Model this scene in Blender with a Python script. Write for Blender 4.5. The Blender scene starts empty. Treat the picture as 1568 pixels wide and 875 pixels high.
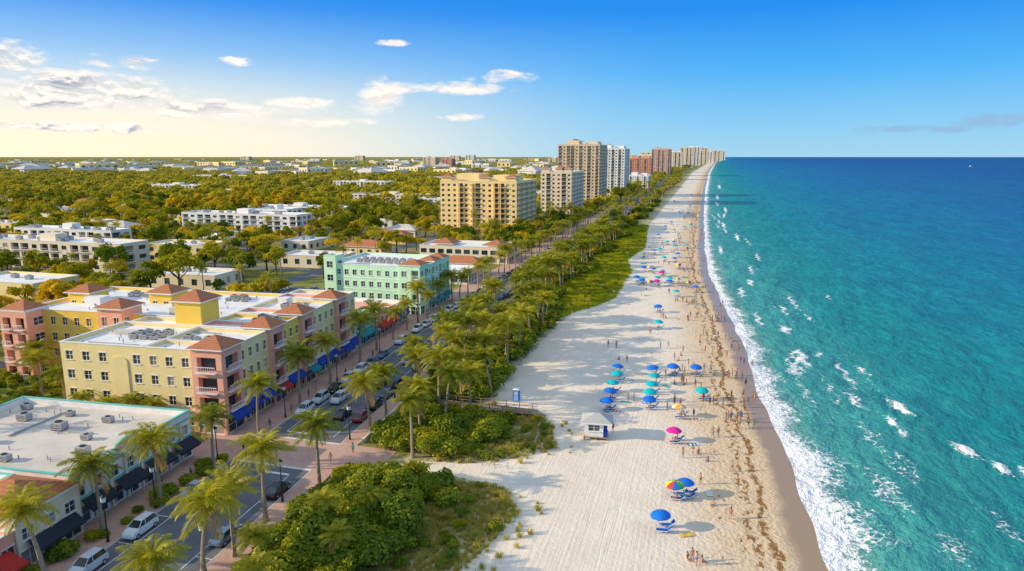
import bpy, math, random, time
import numpy as np
from mathutils import Vector, Matrix
T0=time.time()
random.seed(7); rng=np.random.default_rng(7)
scene=bpy.context.scene
R=math.radians
# ------------------------------------------------------------------ node helpers
def N(nt,typ,ins=None,**props):
    n=nt.nodes.new(typ)
    for k,v in props.items(): setattr(n,k,v)
    for k,v in (ins or {}).items():
        s=n.inputs[k]
        if isinstance(v,bpy.types.NodeSocket): nt.links.new(v,s)
        else: s.default_value=v
    return n
def M(nt,op,a,b=None,c=None):
    ins={0:a}
    if b is not None: ins[1]=b
    if c is not None: ins[2]=c
    n=N(nt,'ShaderNodeMath',ins,operation=op); return n.outputs[0]
def MR(nt,v,a,b,c=0.0,d=1.0,smooth=False):
    n=N(nt,'ShaderNodeMapRange',{0:v,1:a,2:b,3:c,4:d})
    n.interpolation_type='SMOOTHSTEP' if smooth else 'LINEAR'
    return n.outputs[0]
def MIX(nt,f,a,b,mode='MIX'):
    n=N(nt,'ShaderNodeMix'); n.data_type='RGBA'; n.blend_type=mode
    for i,v in ((0,f),(6,a),(7,b)):
        if isinstance(v,bpy.types.NodeSocket): nt.links.new(v,n.inputs[i])
        elif i==0: n.inputs[0].default_value=v
        else: n.inputs[i].default_value=(*v[:3],1)
    return n.outputs[2]
def RAMP(nt,f,stops,interp='LINEAR'):
    n=N(nt,'ShaderNodeValToRGB',{0:f}); cr=n.color_ramp; cr.interpolation=interp
    while len(cr.elements)<len(stops): cr.elements.new(0.5)
    for e,(p,c) in zip(cr.elements,stops): e.position=p; e.color=(*c,1)
    return n.outputs[0]
def NOISE(nt,vec,scale,detail=4,rough=.55,dist=0):
    ins={'Scale':scale,'Detail':detail,'Roughness':rough,'Distortion':dist}
    if vec is not None: ins['Vector']=vec
    return N(nt,'ShaderNodeTexNoise',ins).outputs[0]
def newmat(name):
    m=bpy.data.materials.new(name); m.use_nodes=True; nt=m.node_tree; nt.nodes.clear()
    out=N(nt,'ShaderNodeOutputMaterial'); return m,nt,out
def mul(c,k): return tuple(min(1,x*k) for x in c[:3])
def mat(name,col,rough=.8,spec=.3,metal=0.,var=.12,scale=.6,bump=0.,bscale=6.,alpha=None):
    m,nt,out=newmat(name)
    p=N(nt,'ShaderNodeBsdfPrincipled',{'Roughness':rough,'Metallic':metal,'Specular IOR Level':spec})
    pos=N(nt,'ShaderNodeTexCoord').outputs['Object']
    n1=NOISE(nt,pos,scale,4,.65)
    c=MIX(nt,MR(nt,n1,.3,.7),mul(col,1-var),mul(col,1+var))
    nt.links.new(c,p.inputs['Base Color'])
    if bump:
        b=N(nt,'ShaderNodeBump',{'Strength':bump,'Height':NOISE(nt,pos,bscale,4)})
        nt.links.new(b.outputs[0],p.inputs['Normal'])
    nt.links.new(p.outputs[0],out.inputs[0]); return m
def leafmat(name,c1,c2,trans=.35,pscale=.5,gl=.02,haze=None):
    m,nt,out=newmat(name)
    oi=N(nt,'ShaderNodeObjectInfo'); geo=N(nt,'ShaderNodeNewGeometry')
    n=NOISE(nt,geo.outputs['Position'],pscale,2)
    f=M(nt,'ADD',M(nt,'MULTIPLY',oi.outputs['Random'],.6),M(nt,'MULTIPLY',MR(nt,n,.3,.7),.25))
    f=M(nt,'ADD',f,M(nt,'MULTIPLY',geo.outputs['Random Per Island'],.3))
    c=MIX(nt,f,c1,c2)
    if haze:
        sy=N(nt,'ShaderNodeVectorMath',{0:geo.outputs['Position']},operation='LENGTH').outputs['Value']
        c=MIX(nt,MR(nt,sy,600,5000,0,.8),c,haze)  # aerial haze painted into the leaf colour, stronger with distance from the origin
    d=N(nt,'ShaderNodeBsdfDiffuse',{'Color':c})
    tc=MIX(nt,1.0,c,(1.5,1.35,.5),'MULTIPLY')
    t=N(nt,'ShaderNodeBsdfTranslucent',{'Color':tc})
    a=N(nt,'ShaderNodeMixShader',{0:trans}); nt.links.new(d.outputs[0],a.inputs[1]); nt.links.new(t.outputs[0],a.inputs[2])
    if gl<=.01: nt.links.new(a.outputs[0],out.inputs[0]); return m
    g=N(nt,'ShaderNodeBsdfGlossy',{'Roughness':.45,'Color':(.8,.85,.6,1)})
    b=N(nt,'ShaderNodeMixShader',{0:gl}); nt.links.new(a.outputs[0],b.inputs[1]); nt.links.new(g.outputs[0],b.inputs[2])
    nt.links.new(b.outputs[0],out.inputs[0]); return m
def glassmat():
    m,nt,out=newmat('window_glass'); geo=N(nt,'ShaderNodeNewGeometry')
    c=RAMP(nt,geo.outputs['Random Per Island'],[(0,(.02,.035,.045)),(.35,(.05,.08,.10)),(.62,(.03,.04,.05)),(.78,(.22,.20,.16)),(.9,(.38,.35,.29))],'CONSTANT')
    p=N(nt,'ShaderNodeBsdfPrincipled',{'Base Color':c,'Roughness':.1,'Specular IOR Level':.8}); nt.links.new(p.outputs[0],out.inputs[0]); return m
# ------------------------------------------------------------------ materials
WHITE=mat('white_stucco',(.86,.82,.76),var=.08)
CREAM=mat('cream_stucco',(.84,.71,.52),var=.08)
PALEY=mat('pale_yellow_stucco',(.92,.72,.33),var=.07,scale=.3)
YEL=mat('yellow_stucco',(.92,.60,.09),var=.07,scale=.3)
PINK=mat('coral_stucco',(.92,.44,.30),var=.07,scale=.3)
MINT=mat('mint_stucco',(.60,.88,.58),var=.07,scale=.3)
TEAL=mat('teal_trim',(.16,.56,.50),var=.08)
GOLD=mat('golden_stucco',(.95,.68,.30),var=.05,scale=.1)
TAN=mat('tan_stucco',(.84,.67,.46),var=.05,scale=.1)
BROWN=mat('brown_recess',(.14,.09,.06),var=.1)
REDS=mat('brick_red_stucco',(.66,.29,.19),var=.08)
GLASS=glassmat()
CARGLASS=mat('car_glass',(.03,.04,.05),rough=.06,spec=.8,var=.1)
TRIM=mat('white_trim',(.86,.84,.80),var=.03)
ROOFW=mat('white_roof_membrane',(.86,.83,.79),var=.12,scale=.3)
ROOFG=mat('grey_roof_membrane',(.68,.60,.51),var=.16,scale=.2)
METAL=mat('grey_metal',(.42,.41,.40),rough=.5,var=.15)
DARK=mat('dark_metal',(.03,.035,.035),rough=.5)
ASPH=mat('asphalt',(.16,.165,.18),rough=.9,var=.25,scale=.35,bump=.2,bscale=20)
CONC=mat('concrete',(.56,.52,.46),var=.1,scale=.4)
PAINTW=mat('white_road_paint',(.8,.8,.77),var=.18,scale=3)
PAINTY=mat('yellow_road_paint',(.8,.5,.05),var=.15,scale=3)
AWNB=mat('blue_awning',(.02,.06,.36),var=.1)
AWNK=mat('dark_awning',(.03,.035,.05),var=.1)
AWNR=mat('red_awning',(.55,.04,.03),var=.1)
AWNT=mat('teal_awning',(.02,.28,.32),var=.1)
WOOD=mat('weathered_wood',(.32,.24,.16),var=.25,scale=4)
TRUNK=mat('palm_bark',(.38,.29,.19),var=.3,scale=5,bump=.6,bscale=12)
BARK=mat('tree_bark',(.16,.11,.07),var=.3,scale=3)
LAWN=mat('lawn_grass',(.22,.25,.03),var=.45,scale=.4,bump=.4,bscale=5)
def tilemat():
    m,nt,out=newmat('terracotta_roof_tile')
    p=N(nt,'ShaderNodeBsdfPrincipled',{'Roughness':.8,'Specular IOR Level':.2})
    pos=N(nt,'ShaderNodeTexCoord').outputs['Object']
    w=N(nt,'ShaderNodeTexWave',{'Vector':pos,'Scale':1.3,'Distortion':.3}); w.bands_direction='Z'
    w2=N(nt,'ShaderNodeTexVoronoi',{'Vector':pos,'Scale':3.2})
    c=MIX(nt,w2.outputs['Distance'],(.68,.27,.12),(.44,.15,.07))
    c=MIX(nt,M(nt,'MULTIPLY',w.outputs[0],.35),c,(.18,.07,.04))
    nt.links.new(c,p.inputs[0])
    b=N(nt,'ShaderNodeBump',{'Strength':.6,'Height':w.outputs[0]}); nt.links.new(b.outputs[0],p.inputs['Normal'])
    nt.links.new(p.outputs[0],out.inputs[0]); return m
TILE=tilemat()
def brickpave():
    m,nt,out=newmat('brick_pavers')
    p=N(nt,'ShaderNodeBsdfPrincipled',{'Roughness':.85,'Specular IOR Level':.2})
    pos=N(nt,'ShaderNodeNewGeometry').outputs['Position']
    br=N(nt,'ShaderNodeTexBrick',{'Vector':pos,'Color1':(.52,.26,.19,1),'Color2':(.68,.40,.31,1),'Mortar':(.42,.30,.25,1),'Scale':1.5,'Mortar Size':.02})
    n=NOISE(nt,pos,.35,4)
    c=MIX(nt,MR(nt,n,.35,.65,0,.6),br.outputs[0],(.62,.45,.36))
    nt.links.new(c,p.inputs[0]); nt.links.new(p.outputs[0],out.inputs[0]); return m
BRICK=brickpave()
LEAF_P=leafmat('palm_leaf',(.11,.17,.012),(.50,.45,.035),.40)
LEAF_D=leafmat('dry_palm_leaf',(.36,.23,.08),(.50,.32,.11),.3)
LEAF_T=leafmat('tree_leaf',(.09,.15,.012),(.45,.40,.025),.34,.08,0,haze=(.50,.44,.11))
LEAF_O=leafmat('golden_tree_leaf',(.32,.29,.015),(.74,.54,.035),.36,.08,0,haze=(.52,.45,.11))
LEAF_K=leafmat('dark_tree_leaf',(.03,.09,.01),(.17,.23,.02),.3,.08,0)
LEAF_F=leafmat('far_tree_leaf',(.13,.19,.02),(.68,.54,.05),.32,.01,0,haze=(.52,.50,.21))
LEAF_G=leafmat('sea_grape_leaf',(.045,.13,.012),(.42,.42,.02),.36,.35)
GRASSM=leafmat('dune_grass_blade',(.34,.34,.05),(.68,.56,.18),.3,.3,0)
GRASS2=leafmat('green_beach_grass',(.28,.38,.015),(.62,.54,.04),.3,.1,0)
# ------------------------------------------------------------------ mesh helpers
def link(o,parent=None,coll=None):
    (coll or scene.collection).objects.link(o)
    if parent: o.parent=parent
    return o
class MB:
    def __init__(s): s.v=[];s.f=[];s.m=[];s.mats=[]
    def mi(s,m):
        if m not in s.mats: s.mats.append(m)
        return s.mats.index(m)
    def poly(s,pts,m):
        i=len(s.v); s.v.extend([tuple(p) for p in pts]); s.f.append(tuple(range(i,i+len(pts)))); s.m.append(s.mi(m))
    def box(s,x0,x1,y0,y1,z0,z1,m,top=None):
        i=len(s.v); s.v.extend([(x0,y0,z0),(x1,y0,z0),(x1,y1,z0),(x0,y1,z0),(x0,y0,z1),(x1,y0,z1),(x1,y1,z1),(x0,y1,z1)])
        k=s.mi(m); kt=s.mi(top) if top else k
        for f,q in (((0,3,2,1),k),((4,5,6,7),kt),((0,1,5,4),k),((1,2,6,5),k),((2,3,7,6),k),((3,0,4,7),k)):
            s.f.append(tuple(i+a for a in f)); s.m.append(q)
    def cyl(s,p0,p1,r0,r1,m,n=8,caps=True):
        p0=Vector(p0);p1=Vector(p1);d=(p1-p0).normalized()
        a=d.orthogonal().normalized(); b=d.cross(a); i=len(s.v); k=s.mi(m)
        for p,r in((p0,r0),(p1,r1)):
            for j in range(n):
                t=2*math.pi*j/n; s.v.append(tuple(p+a*(r*math.cos(t))+b*(r*math.sin(t))))
        for j in range(n):
            s.f.append((i+j,i+(j+1)%n,i+n+(j+1)%n,i+n+j)); s.m.append(k)
        if caps:
            s.f.append(tuple(i+j for j in range(n))[::-1]); s.m.append(k)
            s.f.append(tuple(i+n+j for j in range(n))); s.m.append(k)
    def tube(s,pts,rad,m,n=7):
        k=s.mi(m); i=len(s.v); pts=[Vector(p) for p in pts]
        for q,p in enumerate(pts):
            d=(pts[min(q+1,len(pts)-1)]-pts[max(q-1,0)]).normalized()
            a=d.cross(Vector((.01,1,.02))).normalized(); b=d.cross(a)
            for j in range(n):
                t=2*math.pi*j/n; s.v.append(tuple(p+(a*math.cos(t)+b*math.sin(t))*rad[q]))
        for q in range(len(pts)-1):
            for j in range(n):
                s.f.append((i+q*n+j,i+q*n+(j+1)%n,i+(q+1)*n+(j+1)%n,i+(q+1)*n+j)); s.m.append(k)
    def hip(s,x0,x1,y0,y1,z,h,m,ov=.6,fascia=None):
        x0-=ov;x1+=ov;y0-=ov;y1+=ov; t=.22
        s.box(x0,x1,y0,y1,z,z+t,fascia or TRIM); z+=t+.003
        w=x1-x0;d=y1-y0; r=min(w,d)/2
        if w>=d: a=(x0+r,(y0+y1)/2,z+h); b=(x1-r,(y0+y1)/2,z+h)
        else: a=((x0+x1)/2,y0+r,z+h); b=((x0+x1)/2,y1-r,z+h)
        A,B,C,D=(x0,y0,z),(x1,y0,z),(x1,y1,z),(x0,y1,z)
        if w>=d:
            s.poly([A,B,b,a],m);s.poly([B,C,b],m);s.poly([C,D,a,b],m);s.poly([D,A,a],m)
        else:
            s.poly([A,B,a],m);s.poly([B,C,b,a],m);s.poly([C,D,b],m);s.poly([D,A,a,b],m)
    def mesh(s,name):
        me=bpy.data.meshes.new(name); me.from_pydata(s.v,[],s.f)
        for m in s.mats: me.materials.append(m)
        me.polygons.foreach_set('material_index',s.m); me.update(); return me
    def obj(s,name,loc=(0,0,0),rot=0,parent=None,coll=None):
        o=bpy.data.objects.new(name,s.mesh(name)); o.location=loc; o.rotation_euler=(0,0,rot)
        return link(o,parent,coll)
def facade(mb,o,u,w,z0,z1,rows,cols,wall,glass=None,kind=None,ww=.5,wh=.5,sill=.28,dep=.18,lod=0,rail=None):
    glass=glass or GLASS; nx,ny=u[1],-u[0]
    def P(a,z,d=0): return (o[0]+u[0]*a+nx*d,o[1]+u[1]*a+ny*d,z)
    cw=w/cols; rh=(z1-z0)/rows
    def bx(a0,a1,b0,b1,d0,d1,m):
        q=[P(a0,b0,d0),P(a1,b0,d0),P(a1,b1,d0),P(a0,b1,d0),P(a0,b0,d1),P(a1,b0,d1),P(a1,b1,d1),P(a0,b1,d1)]
        for f in((4,5,6,7),(0,1,5,4),(1,2,6,5),(2,3,7,6),(3,0,4,7),(0,1,2,3)): mb.poly([q[i] for i in f],m)
    for r in range(rows):
        for c in range(cols):
            a0,a1=c*cw,(c+1)*cw; b0,b1=z0+r*rh,z0+(r+1)*rh
            k=kind(r,c) if kind else 'w'
            W,H,S=ww,wh,sill; D=dep
            if isinstance(k,tuple): k,W,H,S=k
            if k=='s': mb.poly([P(a0,b0),P(a1,b0),P(a1,b1),P(a0,b1)],wall); continue
            if k=='b': D=1.1; 
            x0=a0+cw*(1-W)/2;x1=a1-cw*(1-W)/2;y0=b0+rh*S;y1=min(y0+rh*H,b1-.05)
            mb.poly([P(a0,b0),P(x0,b0),P(x0,b1),P(a0,b1)],wall); mb.poly([P(x1,b0),P(a1,b0),P(a1,b1),P(x1,b1)],wall)
            mb.poly([P(x0,b0),P(x1,b0),P(x1,y0),P(x0,y0)],wall); mb.poly([P(x0,y1),P(x1,y1),P(x1,b1),P(x0,b1)],wall)
            side=wall
            mb.poly([P(x0,y0),P(x1,y0),P(x1,y0,-D),P(x0,y0,-D)],side); mb.poly([P(x0,y1),P(x1,y1),P(x1,y1,-D),P(x0,y1,-D)],side)
            mb.poly([P(x0,y0),P(x0,y1),P(x0,y1,-D),P(x0,y0,-D)],side); mb.poly([P(x1,y0),P(x1,y1),P(x1,y1,-D),P(x1,y0,-D)],side)
            mb.poly([P(x0,y0,-D),P(x1,y0,-D),P(x1,y1,-D),P(x0,y1,-D)],glass)
            if k=='b':
                t=rail or TRIM
                bx(x0-.15,x1+.15,y0-.12,y0-.01,.003,.7,t)
                bx(x0-.12,x1+.12,y0+.95,y0+1.05,.58,.66,t)
                nb=max(2,int((x1-x0)/(.35 if lod==0 else 1.2)))
                for i in range(nb+1):
                    xx=x0-.1+(x1-x0+.16)*i/nb; bx(xx,xx+.05,y0-.01,y0+.95,.6,.64,t)
            elif lod==0:
                xm=(x0+x1)/2; ym=(y0+y1)/2
                bx(xm-.04,xm+.04,y0,y1,-D,-D+.05,TRIM); bx(x0,xm-.04,ym-.03,ym+.03,-D,-D+.05,TRIM); bx(xm+.04,x1,ym-.03,ym+.03,-D,-D+.05,TRIM)
                bx(x0-.12,x1+.12,y0-.14,y0-.004,.002,.12,TRIM); bx(x0-.1,x1+.1,y1+.004,y1+.12,.002,.08,TRIM)
def block(mb,x0,x1,y0,y1,h,rows,cs,ce,wall,roof=None,kS=None,kE=None,z0=0,lod=0,par=.6,cap=TRIM,**kw):
    roof=roof or ROOFW; e=.002
    x0+=e;x1-=e;y0+=e;y1-=e; hw=h-par
    for (o,u,w,c,k) in (((x0,y0),(1,0),x1-x0,cs,kS),((x1,y0),(0,1),y1-y0,ce,kE),((x1,y1),(-1,0),x1-x0,cs,kS),((x0,y1),(0,-1),y1-y0,ce,kE)):
        facade(mb,o,u,w,z0,hw,rows,c,wall,kind=k,lod=lod,**kw)
    t=.3
    mb.poly([(x0+t,y0+t,hw),(x1-t,y0+t,hw),(x1-t,y1-t,hw),(x0+t,y1-t,hw)],roof)
    for (a,b,c,d) in ((x0,x1,y0,y0+t),(x0,x1,y1-t,y1),(x0,x0+t,y0+t,y1-t),(x1-t,x1,y0+t,y1-t)):
        mb.box(a,b,c,d,hw,h,wall)
    g=.08
    for (a,b,c,d) in ((x0-g,x1+g,y0-g,y0+t+.02),(x0-g,x1+g,y1-t-.02,y1+g),(x0-g,x0+t+.02,y0+t+.02,y1-t-.02),(x1-t-.02,x1+g,y0+t+.02,y1-t-.02)):
        mb.box(a,b,c,d,h+.003,h+.13,cap)
def acunit(mb,x,y,z,s=1.):
    mb.box(x,x+1.6*s,y,y+1.1*s,z+.15,z+1.0*s,METAL); mb.box(x+.1,x+1.5*s,y+.1,y+1.*s,z+.004,z+.147,DARK)
    mb.cyl((x+.8*s,y+.55*s,z+1.003*s),(x+.8*s,y+.55*s,z+1.1*s),.4*s,.4*s,DARK,10)
    for i in range(3): mb.box(x+.15*s,x+1.45*s,y-.012,y-.002,z+(.35+.2*i)*s,z+(.42+.2*i)*s,DARK)
def awning(mb,y0,y1,x,m,z=2.6,out=1.5):
    mb.poly([(x+.01,y0,z+1),(x+.01,y1,z+1),(x+out,y1,z),(x+out,y0,z)],m)
    mb.poly([(x+out,y0,z),(x+out,y1,z),(x+out,y1,z-.3),(x+out,y0,z-.3)],m)
    mb.poly([(x+.01,y0,z+1),(x+out,y0,z),(x+out,y0,z-.3)],m); mb.poly([(x+.01,y1,z+1),(x+out,y1,z),(x+out,y1,z-.3)],m)
# ------------------------------------------------------------------ site curves (metres; +Y runs up the coast)
def sh(y): return np.interp(y,[0,60,75,86,105,135,169,213,273,353,553,1003,2016,5060,16870,60000],[16.3,16,15.5,15,14,11.8,11,7.2,2.8,.7,-1.1,-2,2.3,46,220,900])
def de(y): return np.interp(y,[0,50,63,77,84,86.5,88.5,90,98,109,114,121,161,191,205,218,272,300,344,441,700,993,2016,5060,60000],[-22,-23,-24.5,-21.3,-24.5,-40,-40,-31,-20.7,-24.4,-36,-37.5,-37.8,-37,-31,-27.4,-27.9,-33,-29,-35.8,-37,-37.4,-41.8,0,860])
def rc(y): return np.interp(y,[0,62,115,160,210,400,700,1200,3000],[-54.5,-58.8,-62.5,-65.5,-66,-66,-70,-76,-80])
def smooth(f,y,w=3): return (f(y-w)+f(y)*2+f(y+w)+f(y-w/2)*2+f(y+w/2)*2)/8
def gridmesh(name,X,Y,Z,attrs,m):
    ny,nx=X.shape; v=np.stack([X,Y,Z],-1).reshape(-1,3)
    idx=np.arange(ny*nx).reshape(ny,nx)
    f=np.stack([idx[:-1,:-1],idx[:-1,1:],idx[1:,1:],idx[1:,:-1]],-1).reshape(-1,4)
    me=bpy.data.meshes.new(name); me.vertices.add(len(v)); me.vertices.foreach_set('co',v.ravel().astype(np.float32))
    me.loops.add(f.size); me.loops.foreach_set('vertex_index',f.ravel().astype(np.int32))
    me.polygons.add(len(f)); me.polygons.foreach_set('loop_start',np.arange(0,f.size,4,dtype=np.int32))
    me.update(calc_edges=True); me.validate()
    me.polygons.foreach_set('use_smooth',np.ones(len(me.polygons),dtype=bool))
    for k,a in attrs.items():
        at=me.attributes.new(k,'FLOAT','POINT'); at.data.foreach_set('value',a.ravel().astype(np.float32))
    me.materials.append(m); o=bpy.data.objects.new(name,me); link(o); return o
def vnoise(x,y,s,seed=0):
    r=np.random.default_rng(seed); out=np.zeros_like(x)
    for i in range(10):
        a=r.uniform(0,6.28); k=s*r.uniform(.6,1.8); out+=np.sin((x*math.cos(a)+y*math.sin(a))*k+r.uniform(0,6.28))
    return out/5.
def groundmat():
    m,nt,out=newmat('ground_and_sand')
    p=N(nt,'ShaderNodeBsdfPrincipled',{'Specular IOR Level':.2})
    pos=N(nt,'ShaderNodeNewGeometry').outputs['Position']
    d=N(nt,'ShaderNodeAttribute',attribute_name='shore_d').outputs['Fac']
    e=N(nt,'ShaderNodeAttribute',attribute_name='dune_d').outputs['Fac']
    n1=NOISE(nt,pos,.15,5,.6); n2=NOISE(nt,pos,1.1,5,.6); n3=NOISE(nt,pos,.02,5,.6)
    land=RAMP(nt,n3,[(.3,(.18,.20,.03)),(.5,(.31,.29,.07)),(.62,(.43,.35,.19)),(.75,(.25,.26,.04))])
    land=MIX(nt,MR(nt,n2,.35,.7,0,.5),land,(.13,.14,.03))
    sand=MIX(nt,MR(nt,n1,.3,.7),(.84,.70,.54),(.91,.79,.64))
    sand=MIX(nt,MR(nt,n2,.5,.8,0,.5),sand,(.70,.55,.40))
    dn=M(nt,'ADD',d,MR(nt,n1,.2,.8,-4.5,4.5))
    low=MR(nt,dn,-19,-9,0,1,True)
    sand=MIX(nt,M(nt,'MULTIPLY',low,.85),sand,(.76,.53,.31))
    vf=N(nt,'ShaderNodeTexVoronoi',{'Vector':pos,'Scale':1.9}).outputs['Distance']
    sand=MIX(nt,M(nt,'MULTIPLY',M(nt,'MULTIPLY',low,MR(nt,vf,.25,.0)),.5),sand,(.38,.26,.15))
    dn2=M(nt,'ADD',d,MR(nt,n1,.2,.8,-1.2,1.2))
    wet=MR(nt,dn2,-4.6,-2.6,0,1,True)
    sand=MIX(nt,M(nt,'MULTIPLY',wet,.9),sand,(.38,.25,.15))
    str_=N(nt,'ShaderNodeMapping',{'Vector':pos,'Scale':(1.4,.6,1)}).outputs[0]
    nw=NOISE(nt,str_,1.3,6,.72)
    dn3=M(nt,'ADD',d,MR(nt,NOISE(nt,pos,.10,3),.2,.8,-2,2))
    for c0,wd,th in ((-5.9,1.0,.40),(-7.9,1.6,.47),(-11,1.0,.54)):
        band=M(nt,'SUBTRACT',1.,M(nt,'ABSOLUTE',M(nt,'DIVIDE',M(nt,'SUBTRACT',dn3,c0),wd)))
        band=M(nt,'MAXIMUM',band,0.)
        f=MR(nt,M(nt,'MULTIPLY',nw,M(nt,'POWER',band,.3)),th,th+.06)
        sand=MIX(nt,M(nt,'MULTIPLY',f,.92),sand,(.28,.12,.02))
    en=M(nt,'ADD',e,MR(nt,n2,.2,.8,-1.8,1.8))
    fr=M(nt,'MULTIPLY',MR(nt,e,-12,-1),MR(nt,n2,.42,.56))
    land=MIX(nt,fr,land,(.70,.58,.41))
    col=MIX(nt,MR(nt,en,-.8,.8,0,1,True),land,sand)
    nt.links.new(col,p.inputs[0])
    nt.links.new(MR(nt,wet,0,1,.9,.22),p.inputs['Roughness'])
    tr=N(nt,'ShaderNodeMapping',{'Vector':pos,'Scale':(2.6,.045,1),'Rotation':(0,0,.02)}).outputs[0]
    ntr=NOISE(nt,tr,1.2,4,.6,.3)
    hi=M(nt,'ADD',M(nt,'MULTIPLY',ntr,.8),M(nt,'ADD',M(nt,'MULTIPLY',n2,.5),M(nt,'MULTIPLY',vf,.15)))
    lo=M(nt,'ADD',M(nt,'MULTIPLY',vf,.8),M(nt,'MULTIPLY',n2,.8))
    hm=N(nt,'ShaderNodeMix',{0:MR(nt,dn,-24,-10,.05,1)}); hm.data_type='FLOAT'
    nt.links.new(hi,hm.inputs[2]); nt.links.new(lo,hm.inputs[3])
    dry=M(nt,'SUBTRACT',1.,wet)
    b=N(nt,'ShaderNodeBump',{'Strength':M(nt,'MULTIPLY',dry,.6),'Distance':.2,'Height':hm.outputs[0]})
    nt.links.new(b.outputs[0],p.inputs['Normal'])
    nt.links.new(p.outputs[0],out.inputs[0]); return m
ys=np.concatenate([[-400,-100,0,30],np.arange(40,330,.9),np.geomspace(331,3000,160),np.geomspace(3200,60000,50)])
offs=np.concatenate([-np.geomspace(60000,76,60),np.arange(-75,10,.8),[14,25,60,200,2000,60000]])
Yg,Og=np.meshgrid(ys,offs,indexing='ij'); S=smooth(sh,Yg); Xg=S+Og; Dg=Og
Eg=Xg-de(Yg)
slope=np.clip((Og+22)/22,0,None)
Zg=-.3*slope**1.5
Zg=np.where(Og>0,np.maximum(-.3-Og*.06,-4),Zg)
near=(Og>-60)&(Yg<1200)
Zg=Zg+np.where(near,vnoise(Xg,Yg,.35,1)*.012*np.clip((Og+60)/20,0,1)+np.where((Eg>-1)&(Og<-4),vnoise(Xg,Yg,1.1,2)*.03,0),0)
gridmesh('ground',Xg,Yg,Zg,{'shore_d':Dg,'dune_d':Eg},groundmat())
# ---- sea
def watermat():
    m,nt,out=newmat('sea_water')
    pos=N(nt,'ShaderNodeNewGeometry').outputs['Position']
    lg=N(nt,'ShaderNodeAttribute',attribute_name='lg').outputs['Fac']
    fo=N(nt,'ShaderNodeAttribute',attribute_name='foam').outputs['Fac']
    big=N(nt,'ShaderNodeMapping',{'Vector':pos,'Scale':(.012,.004,1)}).outputs[0]
    nb=NOISE(nt,big,1.,5,.6,.4)
    l2=M(nt,'ADD',lg,MR(nt,nb,.2,.8,-.05,.05))
    col=RAMP(nt,l2,[(0,(.66,.54,.37)),(.08,(.38,.54,.40)),(.17,(.10,.46,.38)),(.32,(.012,.34,.32)),(.41,(.002,.27,.38)),(.50,(.001,.19,.41)),(.60,(.001,.12,.37)),(.8,(.001,.085,.30))])
    mid=N(nt,'ShaderNodeMapping',{'Vector':pos,'Scale':(.10,.045,1)}).outputs[0]
    nm=NOISE(nt,mid,1.,6,.65)
    fin=NOISE(nt,N(nt,'ShaderNodeMapping',{'Vector':pos,'Scale':(.6,.28,1),'Rotation':(0,0,.25)}).outputs[0],1.,5,.65,.5)
    dk=MIX(nt,1.,col,(.35,.50,.60),'MULTIPLY')
    col=MIX(nt,MR(nt,nm,.35,.7,0,.7),col,dk)
    col=MIX(nt,MR(nt,fin,.45,.62,0,.5),col,dk)
    n1=NOISE(nt,pos,.9,7,.68,.6)
    wv=N(nt,'ShaderNodeMix',{0:.12}); wv.data_type='VECTOR'
    nt.links.new(pos,wv.inputs[4]); nt.links.new(N(nt,'ShaderNodeTexNoise',{'Vector':pos,'Scale':.6}).outputs[1],wv.inputs[5])
    vo=N(nt,'ShaderNodeTexVoronoi',{'Vector':wv.outputs[1],'Scale':.9}); vo.feature='DISTANCE_TO_EDGE'
    lace=MR(nt,vo.outputs['Distance'],.0,.12,.35,-.1)
    s=M(nt,'ADD',fo,M(nt,'ADD',M(nt,'MULTIPLY',M(nt,'SUBTRACT',n1,.5),1.7),M(nt,'MULTIPLY',lace,.6)))
    f=MR(nt,s,.46,.80,0,1,True)
    f=M(nt,'MULTIPLY',f,MR(nt,fo,.04,.16))
    cap=N(nt,'ShaderNodeMapping',{'Vector':pos,'Scale':(.5,.14,1)}).outputs[0]
    nc=NOISE(nt,cap,1.,5,.7); 
    caps=M(nt,'MULTIPLY',MR(nt,nc,.70,.76),MR(nt,lg,.20,.26))
    f=M(nt,'MAXIMUM',f,M(nt,'MULTIPLY',caps,.45))
    col=MIX(nt,f,col,(.97,.95,.92))
    w1=N(nt,'ShaderNodeMapping',{'Vector':pos,'Scale':(.35,.16,1),'Rotation':(0,0,.25)}).outputs[0]
    a=NOISE(nt,w1,1.,5,.6,.5); a2=NOISE(nt,pos,1.3,4,.6,.3)
    w3=N(nt,'ShaderNodeMapping',{'Vector':pos,'Scale':(.05,.022,1),'Rotation':(0,0,.1)}).outputs[0]
    a3=NOISE(nt,w3,1.,3,.6)
    h=M(nt,'ADD',M(nt,'MULTIPLY',a,1.3),M(nt,'ADD',M(nt,'MULTIPLY',a2,.45),M(nt,'MULTIPLY',a3,4.)))
    b=N(nt,'ShaderNodeBump',{'Strength':1.,'Distance':1.1,'Height':h})
    di=N(nt,'ShaderNodeBsdfDiffuse',{'Color':col,'Normal':b.outputs[0]})
    gl=N(nt,'ShaderNodeBsdfGlossy',{'Roughness':.22,'Normal':b.outputs[0]})
    fr=N(nt,'ShaderNodeFresnel',{'IOR':1.33,'Normal':b.outputs[0]}).outputs[0]
    fac=M(nt,'MULTIPLY',M(nt,'MINIMUM',fr,.18),M(nt,'SUBTRACT',1.,f))
    mx=N(nt,'ShaderNodeMixShader',{0:fac}); nt.links.new(di.outputs[0],mx.inputs[1]); nt.links.new(gl.outputs[0],mx.inputs[2])
    nt.links.new(mx.outputs[0],out.inputs[0]); return m
ys=np.concatenate([[-400,-50,20],np.arange(35,330,.8),np.geomspace(331,3000,200),np.geomspace(3200,60000,40)])
offs=np.concatenate([np.arange(-1.6,80,.6),np.geomspace(81,60000,70)])
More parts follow.
